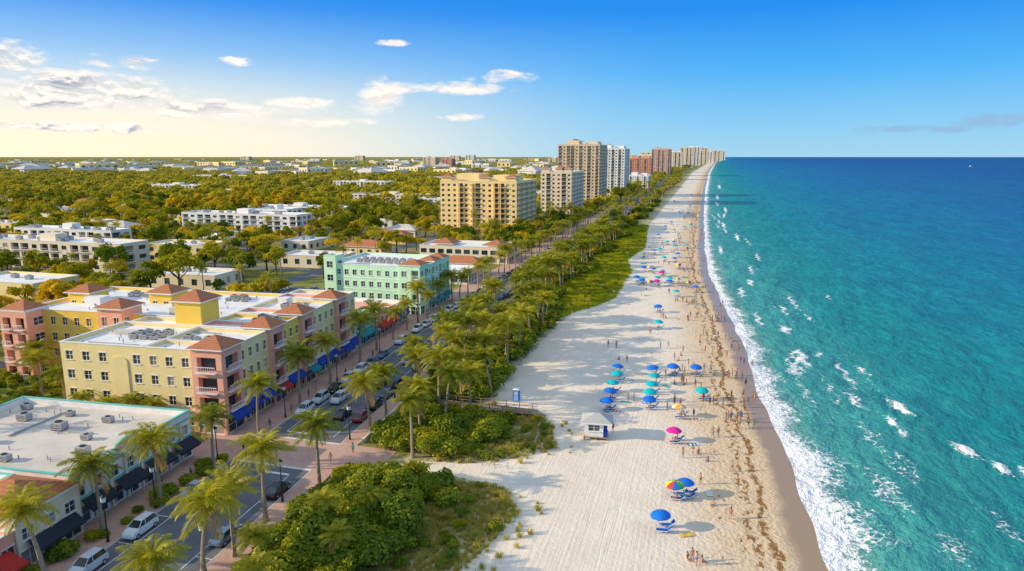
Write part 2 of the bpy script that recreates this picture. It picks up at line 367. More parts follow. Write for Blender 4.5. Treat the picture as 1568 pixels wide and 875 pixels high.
Yw,Ow=np.meshgrid(ys,offs,indexing='ij'); Xw=smooth(sh,Yw)+Ow
wave=vnoise(Xw,Yw*.45,.5,5)*.16+vnoise(Xw,Yw*.5,1.2,6)*.06
Zw=-.30+np.where(Yw<900,wave*np.clip(Ow/12,0,1),0)
fw=np.interp(Yw,[60,75,90,98,110,118,135,170,200,230,300,400,700,1500],[6.5,7,9.5,10,8,5.5,6.5,4.8,6,4.2,4.5,4,5,9])*(1+.25*np.sin(Yw*.31)+.15*np.sin(Yw*.83+1))
foam=np.clip(1.2-np.clip(Ow,0,None)/fw,0,1)*.9
foam=np.maximum(foam,np.where((Ow>2)&(Ow<32),.20+.13*vnoise(Xw,Yw*.4,.12,9),0)*np.clip((33-Ow)/10,0,1))
BR=[(36,134,5.5,1.6,1.,-.25),(29,136,7,1.4,.7,-.1),(41,116,4.2,1.6,1.05,-.35),(44,110,3.4,1.2,1.,-.3),(47,109,5,1.6,.6,-.2),(33,126,3.6,1.,.85,-.3),(33.5,121,2.6,.9,.8,-.2),(23,163,9,1.6,.8,0),(27,167,4,1.,.8,0),(20,153,6,1.6,.75,0),(22,190,6,2.0,.85,0),(34,157,5,1.0,.7,-.2),(30,108,9,3.0,.5,-.1),(26,98,9,2.5,.6,-.1),(28,118,8,2.2,.5,0),(13,240,12,1.2,.85,0),(17,260,9,1.2,.8,0),(24,330,18,1.2,.8,0),(18,410,26,1.4,.85,0),(12,480,30,1.4,.85,0),(16,620,45,1.8,.85,0),(12,820,70,2,.85,0),(18,1100,90,3,.85,0),(8,350,22,1.1,.9,0),(40,240,7,.8,.7,0),(30,84,7,2.2,.55,-.1),(38,92,6,1.6,.5,-.2),(24,215,10,.9,.8,0),(19,290,14,1.,.8,0),(30,205,7,.8,.7,-.1),(14,560,30,1.4,.8,0),(10,700,40,1.6,.85,0)]
br_=random.Random(78)
for _ in range(14):
    y=120+10**br_.uniform(1.2,2.85); BR.append((float(sh(y))+br_.uniform(7,24),y,y*.05+br_.uniform(4,8),br_.uniform(.5,.8)+y*.001,br_.uniform(.6,.85),-.04))
for (bx,by,ly,wx,st,tilt) in BR:
    xx=Xw-bx-(Yw-by)*tilt-.5*np.sin((Yw-by)*.9); q=1-((xx/wx)**2+((Yw-by)/ly)**2)
    g=np.clip(q,0,1)**.6*st; foam=np.maximum(foam,g)
    if st>.9: Zw+=np.clip(q,0,1)*.4
gridmesh('sea_water',Xw,Yw,Zw,{'lg':np.log1p(np.clip(Ow,0,None))/11,'foam':foam},watermat())
# ------------------------------------------------------------------ street strips
def strip(name,y0,y1,oa,ob,z,m,thick=0.,step=4.,f=rc):
    mb=MB(); yy=np.arange(y0,y1+.01,min(step,(y1-y0))); 
    if yy[-1]<y1-.01: yy=np.append(yy,y1)
    a=[(float(f(y))+oa,float(y)) for y in yy]; b=[(float(f(y))+ob,float(y)) for y in yy]
    for i in range(len(yy)-1):
        mb.poly([(*a[i],z),(*b[i],z),(*b[i+1],z),(*a[i+1],z)],m)
        if thick:
            for q in (a,b): mb.poly([(*q[i],z),(*q[i+1],z),(*q[i+1],z-thick),(*q[i],z-thick)],CONC)
    if thick:
        for i in (0,-1): mb.poly([(*a[i],z),(*b[i],z),(*b[i],z-thick),(*a[i],z-thick)],CONC)
    return mb.obj(name)
strip('road',-40,1500,-6.7,6.7,.024,ASPH)
def rect(name,x0,x1,y0,y1,z,m,rot=0):
    mb=MB(); mb.poly([(x0,y0,z),(x1,y0,z),(x1,y1,z),(x0,y1,z)],m); return mb.obj(name)
for nm,a,b,c,d in (('sidewalk',-40,81,-15.2,-6.9),('sidewalk',90,560,-15.2,-6.9),('sidewalk',-40,81,6.9,10.2),('sidewalk',91,560,6.9,9.6)):
    strip(nm,a,b,c,d,.16,BRICK,.16)
    strip('kerb',a,b,c if c>0 else -6.9,(c+.0 if c>0 else -6.9)+(-.2 if c>0 else .2),.17,CONC,.17)
strip('crosswalk_paving',81,91,-15.2,16.5,.045,BRICK)
for y in (81.2,90.5): strip('crosswalk_line',y,y+.35,-6.7,6.7,.05,PAINTW,step=.35)
for y in (79.,): strip('stop_line',y,y+.5,.3,4.2,.03,PAINTW,step=.5)
strip('stop_line',92.8,93.3,-4.2,-.3,.03,PAINTW,step=.5)
for a,b in ((-40,79),(93,600)):
    strip('centre_line',a,b,-.22,-.08,.03,PAINTY); strip('centre_line',a,b,.08,.22,.03,PAINTY)
    strip('lane_line',a,b,4.3,4.42,.03,PAINTW); strip('lane_line',a,b,-4.42,-4.3,.03,PAINTW)
mb=MB()
for y in np.arange(20,300,6.4):
    if 77<y<97: continue
    for s in (-1,1):
        x=float(rc(y)); a,b=sorted((x+s*4.42,x+s*6.6)); mb.poly([(a,y,.031),(b,y,.031),(b,y+.12,.031),(a,y+.12,.031)],PAINTW)
mb.obj('parking_bay_marking')
mb=MB()
for y in np.arange(92,170,4.):
    x=float(rc(y))+10.; x2=float(rc(y+4))+10.
    q=[(x,y),(x+.3,y),(x2+.3,y+4),(x2,y+4)]
    mb.poly([(*p,.75) for p in q],WHITE); mb.poly([(*q[0],0),(*q[3],0),(*q[3],.75),(*q[0],.75)],WHITE); mb.poly([(*q[1],0),(*q[2],0),(*q[2],.75),(*q[1],.75)],WHITE)
mb.obj('low_white_wall')
# ------------------------------------------------------------------ buildings
ROT=R(4)
def b2():
    mb=MB(); H=14.
    kst=lambda r,c: ('w',.82,.72,.06) if r==0 else ('w',.42,.5,.26)
    ktow=lambda r,c: ('w',.8,.75,.05) if r==0 else ('b',.62,.72,.12)
    kS=lambda r,c: 's' if (c in(3,) ) else ('w',.42,.46,.3)
    block(mb,-30.5,-14,0,15,H,4,5,4,PALEY,kS=kS,kE=kst)
    block(mb,-14,-5,0,5,H,4,3,2,PALEY,kS=lambda r,c:('w',.42,.46,.3),kE=kst)
    mb.box(-20.4,-17.4,-.16,-.004,.5,11.2,PALEY)
    for i in range(10):
        a0=math.pi*i/10;a1=math.pi*(i+1)/10;cx=-18.9
        mb.poly([(cx,-.16,11.202),(cx+1.5*math.cos(a0),-.16,11.202+1.0*math.sin(a0)),(cx+1.5*math.cos(a1),-.16,11.202+1.0*math.sin(a1))],PALEY)
        mb.poly([(cx+1.5*math.cos(a0),-.16,11.202+1.*math.sin(a0)),(cx+1.5*math.cos(a1),-.16,11.202+1.*math.sin(a1)),(cx+1.5*math.cos(a1),-.002,11.202+1.*math.sin(a1)),(cx+1.5*math.cos(a0),-.002,11.202+1.*math.sin(a0))],PALEY)
    block(mb,-5,.6,-.5,5,H+.2,4,1,1,PINK,kS=ktow,kE=ktow); mb.hip(-4.6,.2,-.1,4.6,H+.36,1.7,TILE,ov=.9)
    secs=[(5,14,0,PALEY,0),(14,18.6,.7,PINK,1),(18.6,25.4,0,YEL,0),(25.4,30,.7,PINK,1),(30,40.5,0,PALEY,0),(40.5,45.4,.7,PINK,1),(45.4,51,0,PALEY,0)]
    for a,b,x,m,t in secs:
        if t:
            block(mb,-14,x,a,b,H+.2,4,3,1,m,kS=kst,kE=ktow); mb.hip(x-5.2,x-.4,a+.2,b-.2,H+.36,1.5,TILE,ov=.8)
        else:
            block(mb,-14,x,a,b,H,4,3,max(2,int((b-a)/2.2)),m,kS=kst,kE=kst)
    for a,b,x,m,t in secs+[(-.5,5,.6,PINK,1)]:
        mb.box(x+.003,x+.14,a+.01,b-.01,3.5,3.75,TRIM)
    mb.box(-30.45,-5.05,-.12,-.003,3.45,3.65,TRIM); 
    for a,b in ((5.6,9),(9.8,13.4),(19,24.8),(30.6,35),(35.8,40),(46,50.4)): awning(mb,a,b,0.15,AWNB)
    awning(mb,.2,4.4,.75,AWNB); awning(mb,14.6,18,.85,AWNR); awning(mb,26,29.4,.85,AWNT); awning(mb,41,45,.85,AWNB)
    kb=lambda r,c: ('w',.4,.48,.28)
    block(mb,-60,-14,20.5,45,H,4,16,7,YEL,kS=kb,kE=kb)
    block(mb,-61.5,-55,16.5,22,H+.2,4,2,1,PINK,kS=lambda r,c:('b',.6,.7,.12),kE=kb); mb.hip(-60.8,-56,17.2,21.6,H+.36,1.6,TILE,ov=.8)
    for (x,y) in ((-39,17.5),(-58,30),(-40,33)):
        block(mb,x,x+5.5,y,y+5.5,H+1.4,4,2,2,PINK if y<20 else YEL,kS=kb,kE=kb); mb.hip(x+.3,x+5.2,y+.3,y+5.2,H+1.56,1.6,TILE,ov=.9)
    block(mb,-19.5,-14,15,20.4,18.2,5,2,2,YEL,kS=lambda r,c:'s',kE=lambda r,c:'s'); mb.hip(-19.2,-14.3,15.3,20.1,18.36,1.8,TILE,ov=.9)
    block(mb,-30,-19.5,15,20.3,H-.2,4,3,2,PALEY,kS=kb,kE=kb)
    rr=random.Random(3)
    for cx,cy,n in ((-22,6,9),(-12,7,3),(-8,22,4),(-9,34,6),(-32,30,9),(-50,38,6),(-25,38,8),(-46,26,4)):
        for i in range(n): acunit(mb,cx+(i%3)*2.0+rr.uniform(-.2,.2),cy+(i//3)*1.7,H-.6,rr.uniform(.65,1.05))
    for i in range(26):
        x=rr.uniform(-28,-6);y=rr.uniform(1,13); mb.cyl((x,y,H-.6),(x,y,H+.1),.1,.1,METAL,6)
    for i in range(24):
        x=rr.uniform(-57,-15);y=rr.uniform(22,43); mb.cyl((x,y,H-.6),(x,y,H-.1),.14,.14,METAL,6)
    mb.box(-28,-24,8,10.5,H-.595,H-.2,ROOFG); mb.box(-11,-9,36.5,39,H-.595,H+.9,WHITE); mb.box(-52,-48,28,31,H-.595,H+1.2,WHITE); mb.box(-28,-25,24,28,H-.595,H+.8,ROOFG)
    mb.box(-27,-17,2.2,2.5,H-.59,H-.35,METAL); mb.box(-13.5,-8,12,12.25,H-.59,H-.35,METAL)
    mb.obj('yellow_apartment_building',(-74.3,89.3,0),ROT)
b2()
def b1():
    mb=MB(); H=7.2
    k=lambda r,c: ('w',.8,.72,.08) if r==0 else ('w',.5,.5,.22)
    block(mb,-30,0,-22,0,H,2,9,8,WHITE,roof=ROOFG,kS=k,kE=k,par=.9,cap=TEAL)
    mb.box(.003,.14,-21.9,-.1,3.5,3.8,TEAL); mb.box(.003,.1,-21.9,-.1,6.1,6.3,TEAL)
    for y in np.arange(-21.5,-1,2.72): mb.box(.145,.3,y-.2,y+.2,0,6.05,CREAM)
    for a in np.arange(-21,-2,5.4): awning(mb,a,a+4.4,.3,AWNK,2.5,1.6)
    pts=[(.35,-12.6+2.6*math.cos(t),H+.05+1.3*math.sin(t)) for t in np.linspace(0,math.pi,12)]
    mb.poly(pts,CREAM); mb.poly([(.05,p[1],p[2]) for p in pts],CREAM)
    for i in range(11): mb.poly([pts[i],pts[i+1],(.05,*pts[i+1][1:]),(.05,*pts[i][1:])],TEAL)
    block(mb,-8,1.2,-30.5,-22,6.2,2,3,3,CREAM,kS=k,kE=k); mb.hip(-7.6,.8,-30,-22.6,6.36,2.0,TILE,ov=.7)
    block(mb,-30,-8,-34,-22,6.6,2,6,3,WHITE,roof=ROOFG,kS=k,kE=k,cap=TEAL)
    block(mb,-26,1.,-46,-34.1,5.2,1,6,4,PALEY,roof=ROOFW,kS=k,kE=k); block(mb,-7.9,1.,-34.1,-30.6,5.0,1,3,2,PINK,roof=ROOFW,kS=k,kE=k)
    awning(mb,-38,-31.5,1.2,AWNR,2.3,2.4); awning(mb,-29.5,-23,1.35,AWNK,2.3,1.4)
    rr=random.Random(5)
    for x,y,s in ((-24,-7,1.1),(-16,-9,1.2),(-21.5,-15,1.),(-11,-5,.9),(-6,-15,1.),(-14,-19,.9),(-27,-16,1.1),(-27.5,-3,.9),(-18.5,-4,.8),(-9,-11,.8)): acunit(mb,x,y,H-.9,s)
    mb.box(-29.6,-22,-21.5,-21,H-.895,H-.3,METAL); mb.box(-20,-19.6,-12,-3,H-.893,H-.65,METAL); mb.box(-13,-9,-9,-8.7,H-.893,H-.6,METAL)
    for i in range(22):
        x=rr.uniform(-28,-2);y=rr.uniform(-20,-2); mb.cyl((x,y,H-.9),(x,y,H-.3),.08,.08,METAL,6)
    mb.obj('teal_trimmed_shop_building',(-73.7,81,0),ROT)
b1()
def shops():
    mb=MB(); k=lambda r,c: ('w',.8,.7,.08) if r==0 else ('w',.5,.5,.22)
    block(mb,-26,0,0,10,7,2,8,4,TEAL,roof=ROOFG,kS=k,kE=k); awning(mb,.6,9.4,.1,AWNT)
    block(mb,-30,.5,10,22,6.2,2,8,5,PINK,roof=mat('pink_roof',(.80,.48,.40)),kS=k,kE=k); awning(mb,10.6,21,.6,AWNR)
    block(mb,-24,0,22,30,5.4,1,8,3,WHITE,kS=k,kE=k); awning(mb,22.4,29.4,.1,AWNB)
    for x,y,z in ((-12,4,6.4),(-18,5,6.4),(-14,15,5.6),(-20,17,5.6),(-10,25,4.8)): acunit(mb,x,y,z,1.2)
    mb.obj('row_of_shops',(-78.6,141.5,0),R(1.5))
shops()
def b3():
    mb=MB();H=14
    k=lambda r,c: ('w',.8,.7,.08) if r==0 else ('w',.5,.46,.28)
    kb=lambda r,c: ('w',.8,.7,.08) if r==0 else (('b',.7,.7,.12) if c%2 else ('w',.5,.46,.28))
    block(mb,-29.5,-6,0,24,H,4,9,8,MINT,kS=k,kE=k)
    block(mb,-6,.5,-.6,6,H+.3,4,2,2,MINT,kS=kb,kE=kb)
    block(mb,-6,0,6,24,H-.2,4,2,6,MINT,kS=kb,kE=kb)
    block(mb,-29.9,-26,-.8,4,H+2.4,4,1,1,MINT,kS=k,kE=k)
    mb.hip(-5.8,.2,-.2,5.6,H+.46,1.3,TILE,ov=.7); mb.hip(-5,-.4,12,17,H-.05,1.3,TILE,ov=.7); mb.hip(-5,-.4,19,23.6,H-.05,1.2,TILE,ov=.7)
    for z in (3.4,6.8,10.1): mb.box(-26,-6,-.1,-.003,z,z+.16,TRIM)
    for i in range(14): acunit(mb,-24+(i%7)*2.5,8+(i//7)*4,H-.6,1.)
    for a in (7,13,19): awning(mb,a,a+4,.1,AWNT)
    mb.obj('mint_green_apartment_building',(-77.6,177,0),0)
b3()
k=lambda r,c:('w',.7,.6,.15)
mb=MB()
block(mb,-52,-20,0,26,6,2,8,6,CREAM,kS=k,kE=k); block(mb,-20,-2,4,16,5,1,5,4,WHITE,kS=k,kE=k)
mb.hip(-19,-3,19,27,5,2.4,TILE); mb.box(-18,-4,20,26,0,4.99,CREAM); mb.hip(-32,-22,2,12,6.2,2.2,TILE); mb.hip(-46,-38,14,24,6.2,2.2,TILE)
mb.obj('low_commercial_building',(-78,222,0),0)
mb=MB(); block(mb,-40,0,0,20,7,2,10,6,CREAM,kS=k,kE=k,lod=1); mb.hip(-12,-2,3,13,7.15,2.2,TILE); mb.hip(-36,-26,4,14,7.15,2.2,TILE)
mb.obj('low_commercial_building',(-80,275,0),0)
def condo(name,x0,x1,y0,y1,h,rows,cs,ce,wall,recess,bal,tile=False,extra=None):
    mb=MB(); w=x1-x0;d=y1-y0
    kk=(lambda r,c: ('b',.86,.8,.08) if (c in bal) else ('w',.45,.45,.3))
    ke=lambda r,c: ('b',.88,.8,.08) if c%3!=1 else ('w',.5,.5,.28)
    block(mb,0,w,0,d,h,rows,cs,ce,wall,kS=kk,kE=ke,lod=1,par=1.)
    if tile:
        for a in (0,w-7,w*.45): 
            mb.box(a+.4,a+6.6,.4,6.6,h-.9,h+2.2,wall); mb.hip(a+.4,a+6.6,.4,6.6,h+2.2,2.0,TILE,ov=.8)
        mb.box(w*.3,w*.38,d*.3,d*.5,h-.99,h+3,wall)
        mb.box(w*.62,w*.75,d*.3,d*.5,h-.99,h+2.6,wall)
    else:
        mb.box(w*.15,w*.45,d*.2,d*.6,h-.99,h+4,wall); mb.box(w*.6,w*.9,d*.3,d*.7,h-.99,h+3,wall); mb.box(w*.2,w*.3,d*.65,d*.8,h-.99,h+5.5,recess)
    mb.box(-.6,w+.6,-.6,d+.6,h*.0,.3,CONC)
    for i in range(rows):
        z=(h-1)/rows*(i+1); mb.box(w+.003,w+.5,.5,d-.5,z-.12,z+.06,TRIM)
    if extra: extra(mb)
    return mb.obj(name,(x0,y0,0),0)
def gold_extra(mb):
    for a in (0.5,24,40): 
        mb.box(a,a+6.4,.5,6.6,30.1,33,GOLD); mb.hip(a,a+6.4,.5,6.6,33,1.8,TILE,ov=.9)
    for a in (12,20,33.5,37.2):
        mb.box(a,a+.5,-1.4,-.01,.3,29.5,GOLD)
        for i in range(10): mb.box(a+.5,a+3.6,-1.3,-.01,.3+i*3,.5+i*3,GOLD)
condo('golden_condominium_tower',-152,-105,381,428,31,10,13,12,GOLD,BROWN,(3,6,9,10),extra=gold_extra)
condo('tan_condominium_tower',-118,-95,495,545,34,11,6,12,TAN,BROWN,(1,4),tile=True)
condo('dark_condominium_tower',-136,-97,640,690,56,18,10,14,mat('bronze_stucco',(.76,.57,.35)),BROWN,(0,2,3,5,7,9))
condo('white_condominium_tower',-120,-90,780,830,54,17,8,14,WHITE,METAL,(1,2,4,6))
condo('white_condominium_tower',-112,-82,1010,1060,18,6,9,12,WHITE,METAL,(1,4,7))
condo('brick_red_condominium_tower',-150,-105,1350,1400,42,13,10,10,REDS,METAL,(1,4,7))
condo('brick_red_condominium_tower',-128,-86,1650,1710,62,19,9,10,mat('rose_stucco',(.70,.42,.33)),METAL,(0,3,5,8))
for i,(x,y,w,h,m) in enumerate([(-140,2000,60,48,TAN),(-110,2400,50,60,CREAM),(-150,2700,70,50,REDS),(-90,3000,55,82,CREAM),(-130,3300,60,60,TAN),(-70,3600,60,92,WHITE),(-60,4000,70,76,TAN),(-40,4400,70,98,CREAM),(-10,4900,80,76,WHITE),(-260,3000,60,50,CREAM),(-300,3600,70,65,TAN),(-240,4300,80,60,WHITE),(20,5600,90,90,TAN),(-330,2500,50,30,WHITE),(60,6500,90,95,CREAM),(-100,5200,80,110,WHITE),(90,7600,90,110,TAN),(-180,2250,40,36,WHITE),(140,8800,110,110,WHITE)]):
    condo('distant_condominium_tower',x-w/2,x+w/2,y,y+50,h,int(h/4),8,6,m,METAL,(1,4,6))
for (x,y,w,h,m) in [(-1000,2400,50,42,TAN),(-930,2400,40,36,REDS),(-1500,3200,120,22,WHITE),(-1100,3000,200,18,WHITE),(-700,2100,60,20,WHITE),(-2600,4200,90,26,WHITE),(-560,1500,50,16,WHITE),(-3600,4800,80,44,TAN),(-2100,5600,90,52,CREAM),(-900,4200,110,38,CREAM),(-640,3400,90,32,WHITE),(-1350,4400,200,26,WHITE),(-2300,3600,160,18,CREAM),(-520,4600,90,54,TAN),(-1750,5000,70,56,WHITE),(-2900,5400,80,52,TAN),(-400,5200,70,60,WHITE)]:
    condo('distant_office_block',x-w/2,x+w/2,y,y+40,h,max(3,int(h/4)),9,6,m,METAL,(1,4))
FOOT=[]
def slab(name,x0,x1,y0,y1,h,rows,wall,rot=0):
    mb=MB(); w=x1-x0;d=y1-y0
    kk=lambda r,c: ('b',.8,.75,.1) if c%3!=1 else ('w',.5,.45,.3)
    block(mb,0,w,0,d,h,rows,max(4,int(w/5)),max(2,int(d/5)),wall,kS=kk,kE=kk,lod=1)
    rr=random.Random(int(x0)); 
    for i in range(int(w/6)): acunit(mb,rr.uniform(2,w-4),rr.uniform(2,d-4),h-.6,1.5)
    mb.box(w*.45,w*.55,d*.3,d*.7,h-.59,h+2.4,wall)
    FOOT.append((x0-3,x1+3,y0-5,y1+3)); return mb.obj(name,(x0,y0,0),rot)
slab('white_apartment_building',-300,-222,338,354,12.5,4,WHITE)
slab('white_apartment_building',-262,-240,356,372,14,4,WHITE)
slab('cream_apartment_building',-300,-218,212,226,11.5,3,CREAM)
slab('cream_apartment_building',-330,-270,258,270,10.5,3,WHITE)
slab('white_apartment_building',-330,-250,440,456,9,3,WHITE)
slab('cream_apartment_building',-250,-170,560,574,9,3,WHITE)
slab('cream_apartment_building',-340,-250,610,626,9,3,CREAM)
slab('cream_apartment_building',-230,-150,680,700,10,3,WHITE)
slab('white_apartment_building',-700,-600,720,745,10,3,WHITE)
slab('white_apartment_building',-480,-400,820,840,13,4,WHITE)
slab('cream_apartment_building',-420,-340,1000,1020,14,4,CREAM)
slab('white_apartment_building',-900,-780,1050,1075,12,3,WHITE)
FOOT+=[(-140,-66,86,142),(-106,-60,20,84),(-112,-60,138,208),(-135,-60,205,300),(-156,-98,372,436),(-122,-86,488,550),(-140,-88,632,700),(-124,-84,772,836),(-116,-78,1000,1066),(-155,-100,1340,1405),(-132,-80,1640,1715)]
def housemesh(i):
    mb=MB(); rr=random.Random(i); w=rr.uniform(16,30); d=rr.uniform(10,16); m=[WHITE,CREAM,PALEY,WHITE,CREAM][i%5]
    kk=lambda r,c: ('w',.4,.5,.3)
    if i%2==0:
        block(mb,-w/2,w/2,-d/2,d/2,5+ (i%3)*1.5,1+(i%3>0),5,3,m,roof=ROOFW,kS=kk,kE=kk,lod=1); acunit(mb,2,0,4.4+(i%3)*1.5,1.3); acunit(mb,-5,1,4.4+(i%3)*1.5,1.3)
    else:
        block(mb,-w/2,w/2,-d/2,d/2,4,1,5,3,m,kS=kk,kE=kk,lod=1,par=.3); mb.hip(-w/2,w/2,-d/2,d/2,4.15,2.6,[TILE,ROOFG,ROOFW][i//2%3],ov=.7)
    return mb.mesh('house')
HM=[housemesh(i) for i in range(8)]
rr=random.Random(11)
hp=[(-190,105),(-170,140),(-205,160),(-178,175),(-150,165),(-240,300),(-190,300),(-160,330),(-200,400),(-175,440),(-390,300),(-430,360),(-350,390)]
for i in range(230):
    y=10**rr.uniform(2.3,3.3); x=-rr.uniform(.2,1.25)*y-90
    hp.append((x,y))
placed=[]
for i,(x,y) in enumerate(hp):
    if any(a-16<x<b+16 and c-12<y<d+12 for a,b,c,d in FOOT): continue
    if any(abs(x-q[0])<34 and abs(y-q[1])<26 for q in placed): continue
    placed.append((x,y)); o=bpy.data.objects.new('house',HM[i%8]); o.location=(x,y,0); o.rotation_euler=(0,0,rr.choice([0,0,.05,1.57])); link(o)
for x,y in placed: FOOT.append((x-12,x+12,y-15,y+8))
def lot(name,x0,x1,y0,y1):
    rect(name,x0,x1,y0,y1,.022,ASPH); FOOT.append((x0-1,x1+1,y0-1,y1+1))
    mb=MB()
    for x in np.arange(x0+2,x1-2,2.7): mb.poly([(x,y0+1,.027),(x+.12,y0+1,.027),(x+.12,y0+6,.027),(x,y0+6,.027)],PAINTW)
    mb.obj('parking_bay_marking')
lot('parking_lot',-138,-118,146,170); lot('parking_lot',-140,-113,182,205); lot('parking_lot',-190,-153,262,284); lot('parking_lot',-250,-215,285,300)
rect('side_street',-400,-142,84,91,.016,ASPH); FOOT.append((-400,-142,83,92))
rect('side_street',-150,-142,91.1,420,.018,ASPH); FOOT.append((-151,-141,92,420))
rect('side_street',-600,-151,236,243,.017,ASPH); FOOT.append((-600,-151,235,244))
rect('lawn',-141,-104,70,110,.010,LAWN)
# ------------------------------------------------------------------ vegetation meshes
def palm_mesh(seed,h=9.,lean=.8,nf=28,L=3.7,nl=23,lw=.16):
    r=random.Random(seed); mb=MB(); a=r.uniform(0,6.28); pts=[];rad=[]
    for i in range(9):
        t=i/8; pts.append((math.cos(a)*lean*t*t,math.sin(a)*lean*t*t,h*t)); rad.append(.28-.13*t if i else .40)
    mb.tube(pts,rad,TRUNK,8); top=Vector(pts[-1])
    mb.cyl(top-Vector((0,0,.2)),top+Vector((0,0,.9)),.20,.06,LEAF_P,7)
    for i in range(5):
        b=r.uniform(0,6.28); c=top+Vector((math.cos(b)*.3,math.sin(b)*.3,-.15)); mb.cyl(c-Vector((0,0,.14)),c+Vector((0,0,.14)),.13,.10,LEAF_D,6)
    for f in range(nf):
        az=f*2.39996+r.uniform(-.25,.25); q=f/(nf-1); el=R(76-88*q+r.uniform(-12,12)); l=L*r.uniform(.85,1.12)*(1-.15*(q<.15))
        dry=(q>.93 and r.random()<.7); m=LEAF_D if dry else LEAF_P
        if dry: el-=.4
        p=top+Vector((0,0,.35-.35*q)); droop=R(r.uniform(60,95))*(1 if q<.8 else .6); ns=9; P=[p];Dv=[]
        for s in range(ns):
            e=el-droop*((s+.5)/ns)**1.5; d=Vector((math.cos(az)*math.cos(e),math.sin(az)*math.cos(e),math.sin(e))); p=p+d*(l/ns); P.append(p);Dv.append(d)
        side=Vector((-math.sin(az),math.cos(az),0))
        for s in range(ns):
            w0=.05*(1-s/ns)+.015;w1=.05*(1-(s+1)/ns)+.015
            mb.poly([P[s]-side*w0,P[s]+side*w0,P[s+1]+side*w1,P[s+1]-side*w1],m)
        for k in range(nl):
            t=.10+.90*k/(nl-1); s=min(int(t*ns),ns-1); fr=t*ns-s; c=P[s].lerp(P[s+1],min(fr,1)); d=Dv[s]; up=side.cross(d)
            ll=l*.27*math.sin(math.pi*(.18+.74*t))**.8+.12
            for sg in (-1,1):
                dr=(side*sg*.85+d*(.35+.5*t)-Vector((0,0,1))*(.22+r.uniform(0,.35))+up*.1).normalized()
                e=c+dr*ll*r.uniform(.85,1.1); hw=d*(lw*.5); mid=c.lerp(e,.5)+Vector((0,0,.03))
                mb.poly([c-hw*.5,mid-hw,e,mid+hw],m)
    return mb.mesh('palm_tree')
def leaves(centers,normals,size,r,nrm_j=.7,shape='d'):
    n=len(centers); nr=normals+r.normal(0,nrm_j,(n,3)); nr/=np.linalg.norm(nr,axis=1,keepdims=True)+1e-9
    t=r.normal(size=(n,3)); t-=nr*(t*nr).sum(1,keepdims=True); t/=np.linalg.norm(t,axis=1,keepdims=True)+1e-9
    b=np.cross(nr,t); s=(size*r.uniform(.6,1.3,n))[:,None]
    if shape=='r':
        ang=np.linspace(0,2*math.pi,7)[:-1]
        return np.stack([centers+t*s*math.cos(a)+b*s*.9*math.sin(a) for a in ang],1)
    return np.stack([centers-t*s,centers-b*s*.6,centers+t*s,centers+b*s*.6],1)
def addpolys(mb,V,m):
    k=mb.mi(m); i=len(mb.v); n,q,_=V.shape; mb.v.extend(map(tuple,V.reshape(-1,3).tolist()))
    mb.f.extend([tuple(range(i+j*q,i+j*q+q)) for j in range(n)]); mb.m.extend([k]*n)
def tree_mesh(seed,rad=4.,h=8.,nlobe=16,per=75,ls=.42,leaf=None,squash=.75,name='tree'):
    r=np.random.default_rng(seed); mb=MB(); leaf=leaf or LEAF_T
    cz=h-rad*squash
    mb.tube([(0,0,0),(.15,0,cz*.5),(0,.1,cz)],[.35,.26,.16],BARK,7)
    for i in range(nlobe):
        d=r.normal(size=3); d[2]=abs(d[2])*.9-.25; d/=np.linalg.norm(d); k=r.uniform(.45,.85)
        c=np.array([0,0,cz])+d*rad*k*np.array([1,1,squash]); lr=rad*r.uniform(.26,.44)
        if i<6: mb.tube([(0,0,cz*.55),tuple((c+np.array([0,0,cz*.55]))/2+[0,0,-.2]),tuple(c)],[.16,.10,.05],BARK,5)
        u=r.normal(size=(per,3)); u/=np.linalg.norm(u,axis=1,keepdims=True); u[:,2]=np.where(u[:,2]<-.3,-u[:,2],u[:,2])
        rr_=lr*r.uniform(.65,1.08,per)[:,None]
        addpolys(mb,leaves(c+u*rr_*np.array([1,1,.8]),u+np.array([0,0,.25]),ls,r,.45),leaf)
    return mb.mesh(name)
def bush_mesh(seed,rad=2.,n=1300,ls=.17,leaf=None,hh=.9):
    r=np.random.default_rng(seed); mb=MB(); leaf=leaf or LEAF_G
    for i in range(5):
        a=r.uniform(0,6.28); mb.tube([(0,0,0),(math.cos(a)*.5,math.sin(a)*.5,rad*.4),(math.cos(a)*rad*.6,math.sin(a)*rad*.6,rad*.7)],[.07,.05,.03],BARK,5)
    L=9
    for i in range(L):
        a=r.uniform(0,6.28); k=r.uniform(0,.62)*rad if i else 0; c=np.array([math.cos(a)*k,math.sin(a)*k,rad*hh*r.uniform(.4,.7)]); lr=rad*r.uniform(.38,.55)
        u=r.normal(size=(n//L,3)); u/=np.linalg.norm(u,axis=1,keepdims=True); u[:,2]=np.where(u[:,2]<-.5,-u[:,2],u[:,2])
        p=c+u*lr*r.uniform(.7,1.05,len(u))[:,None]; p[:,2]=np.maximum(p[:,2],.05)
        addpolys(mb,leaves(p,u+np.array([0,0,.3]),ls,r,.45,'r'),leaf)
    return mb.mesh('sea_grape_bush')
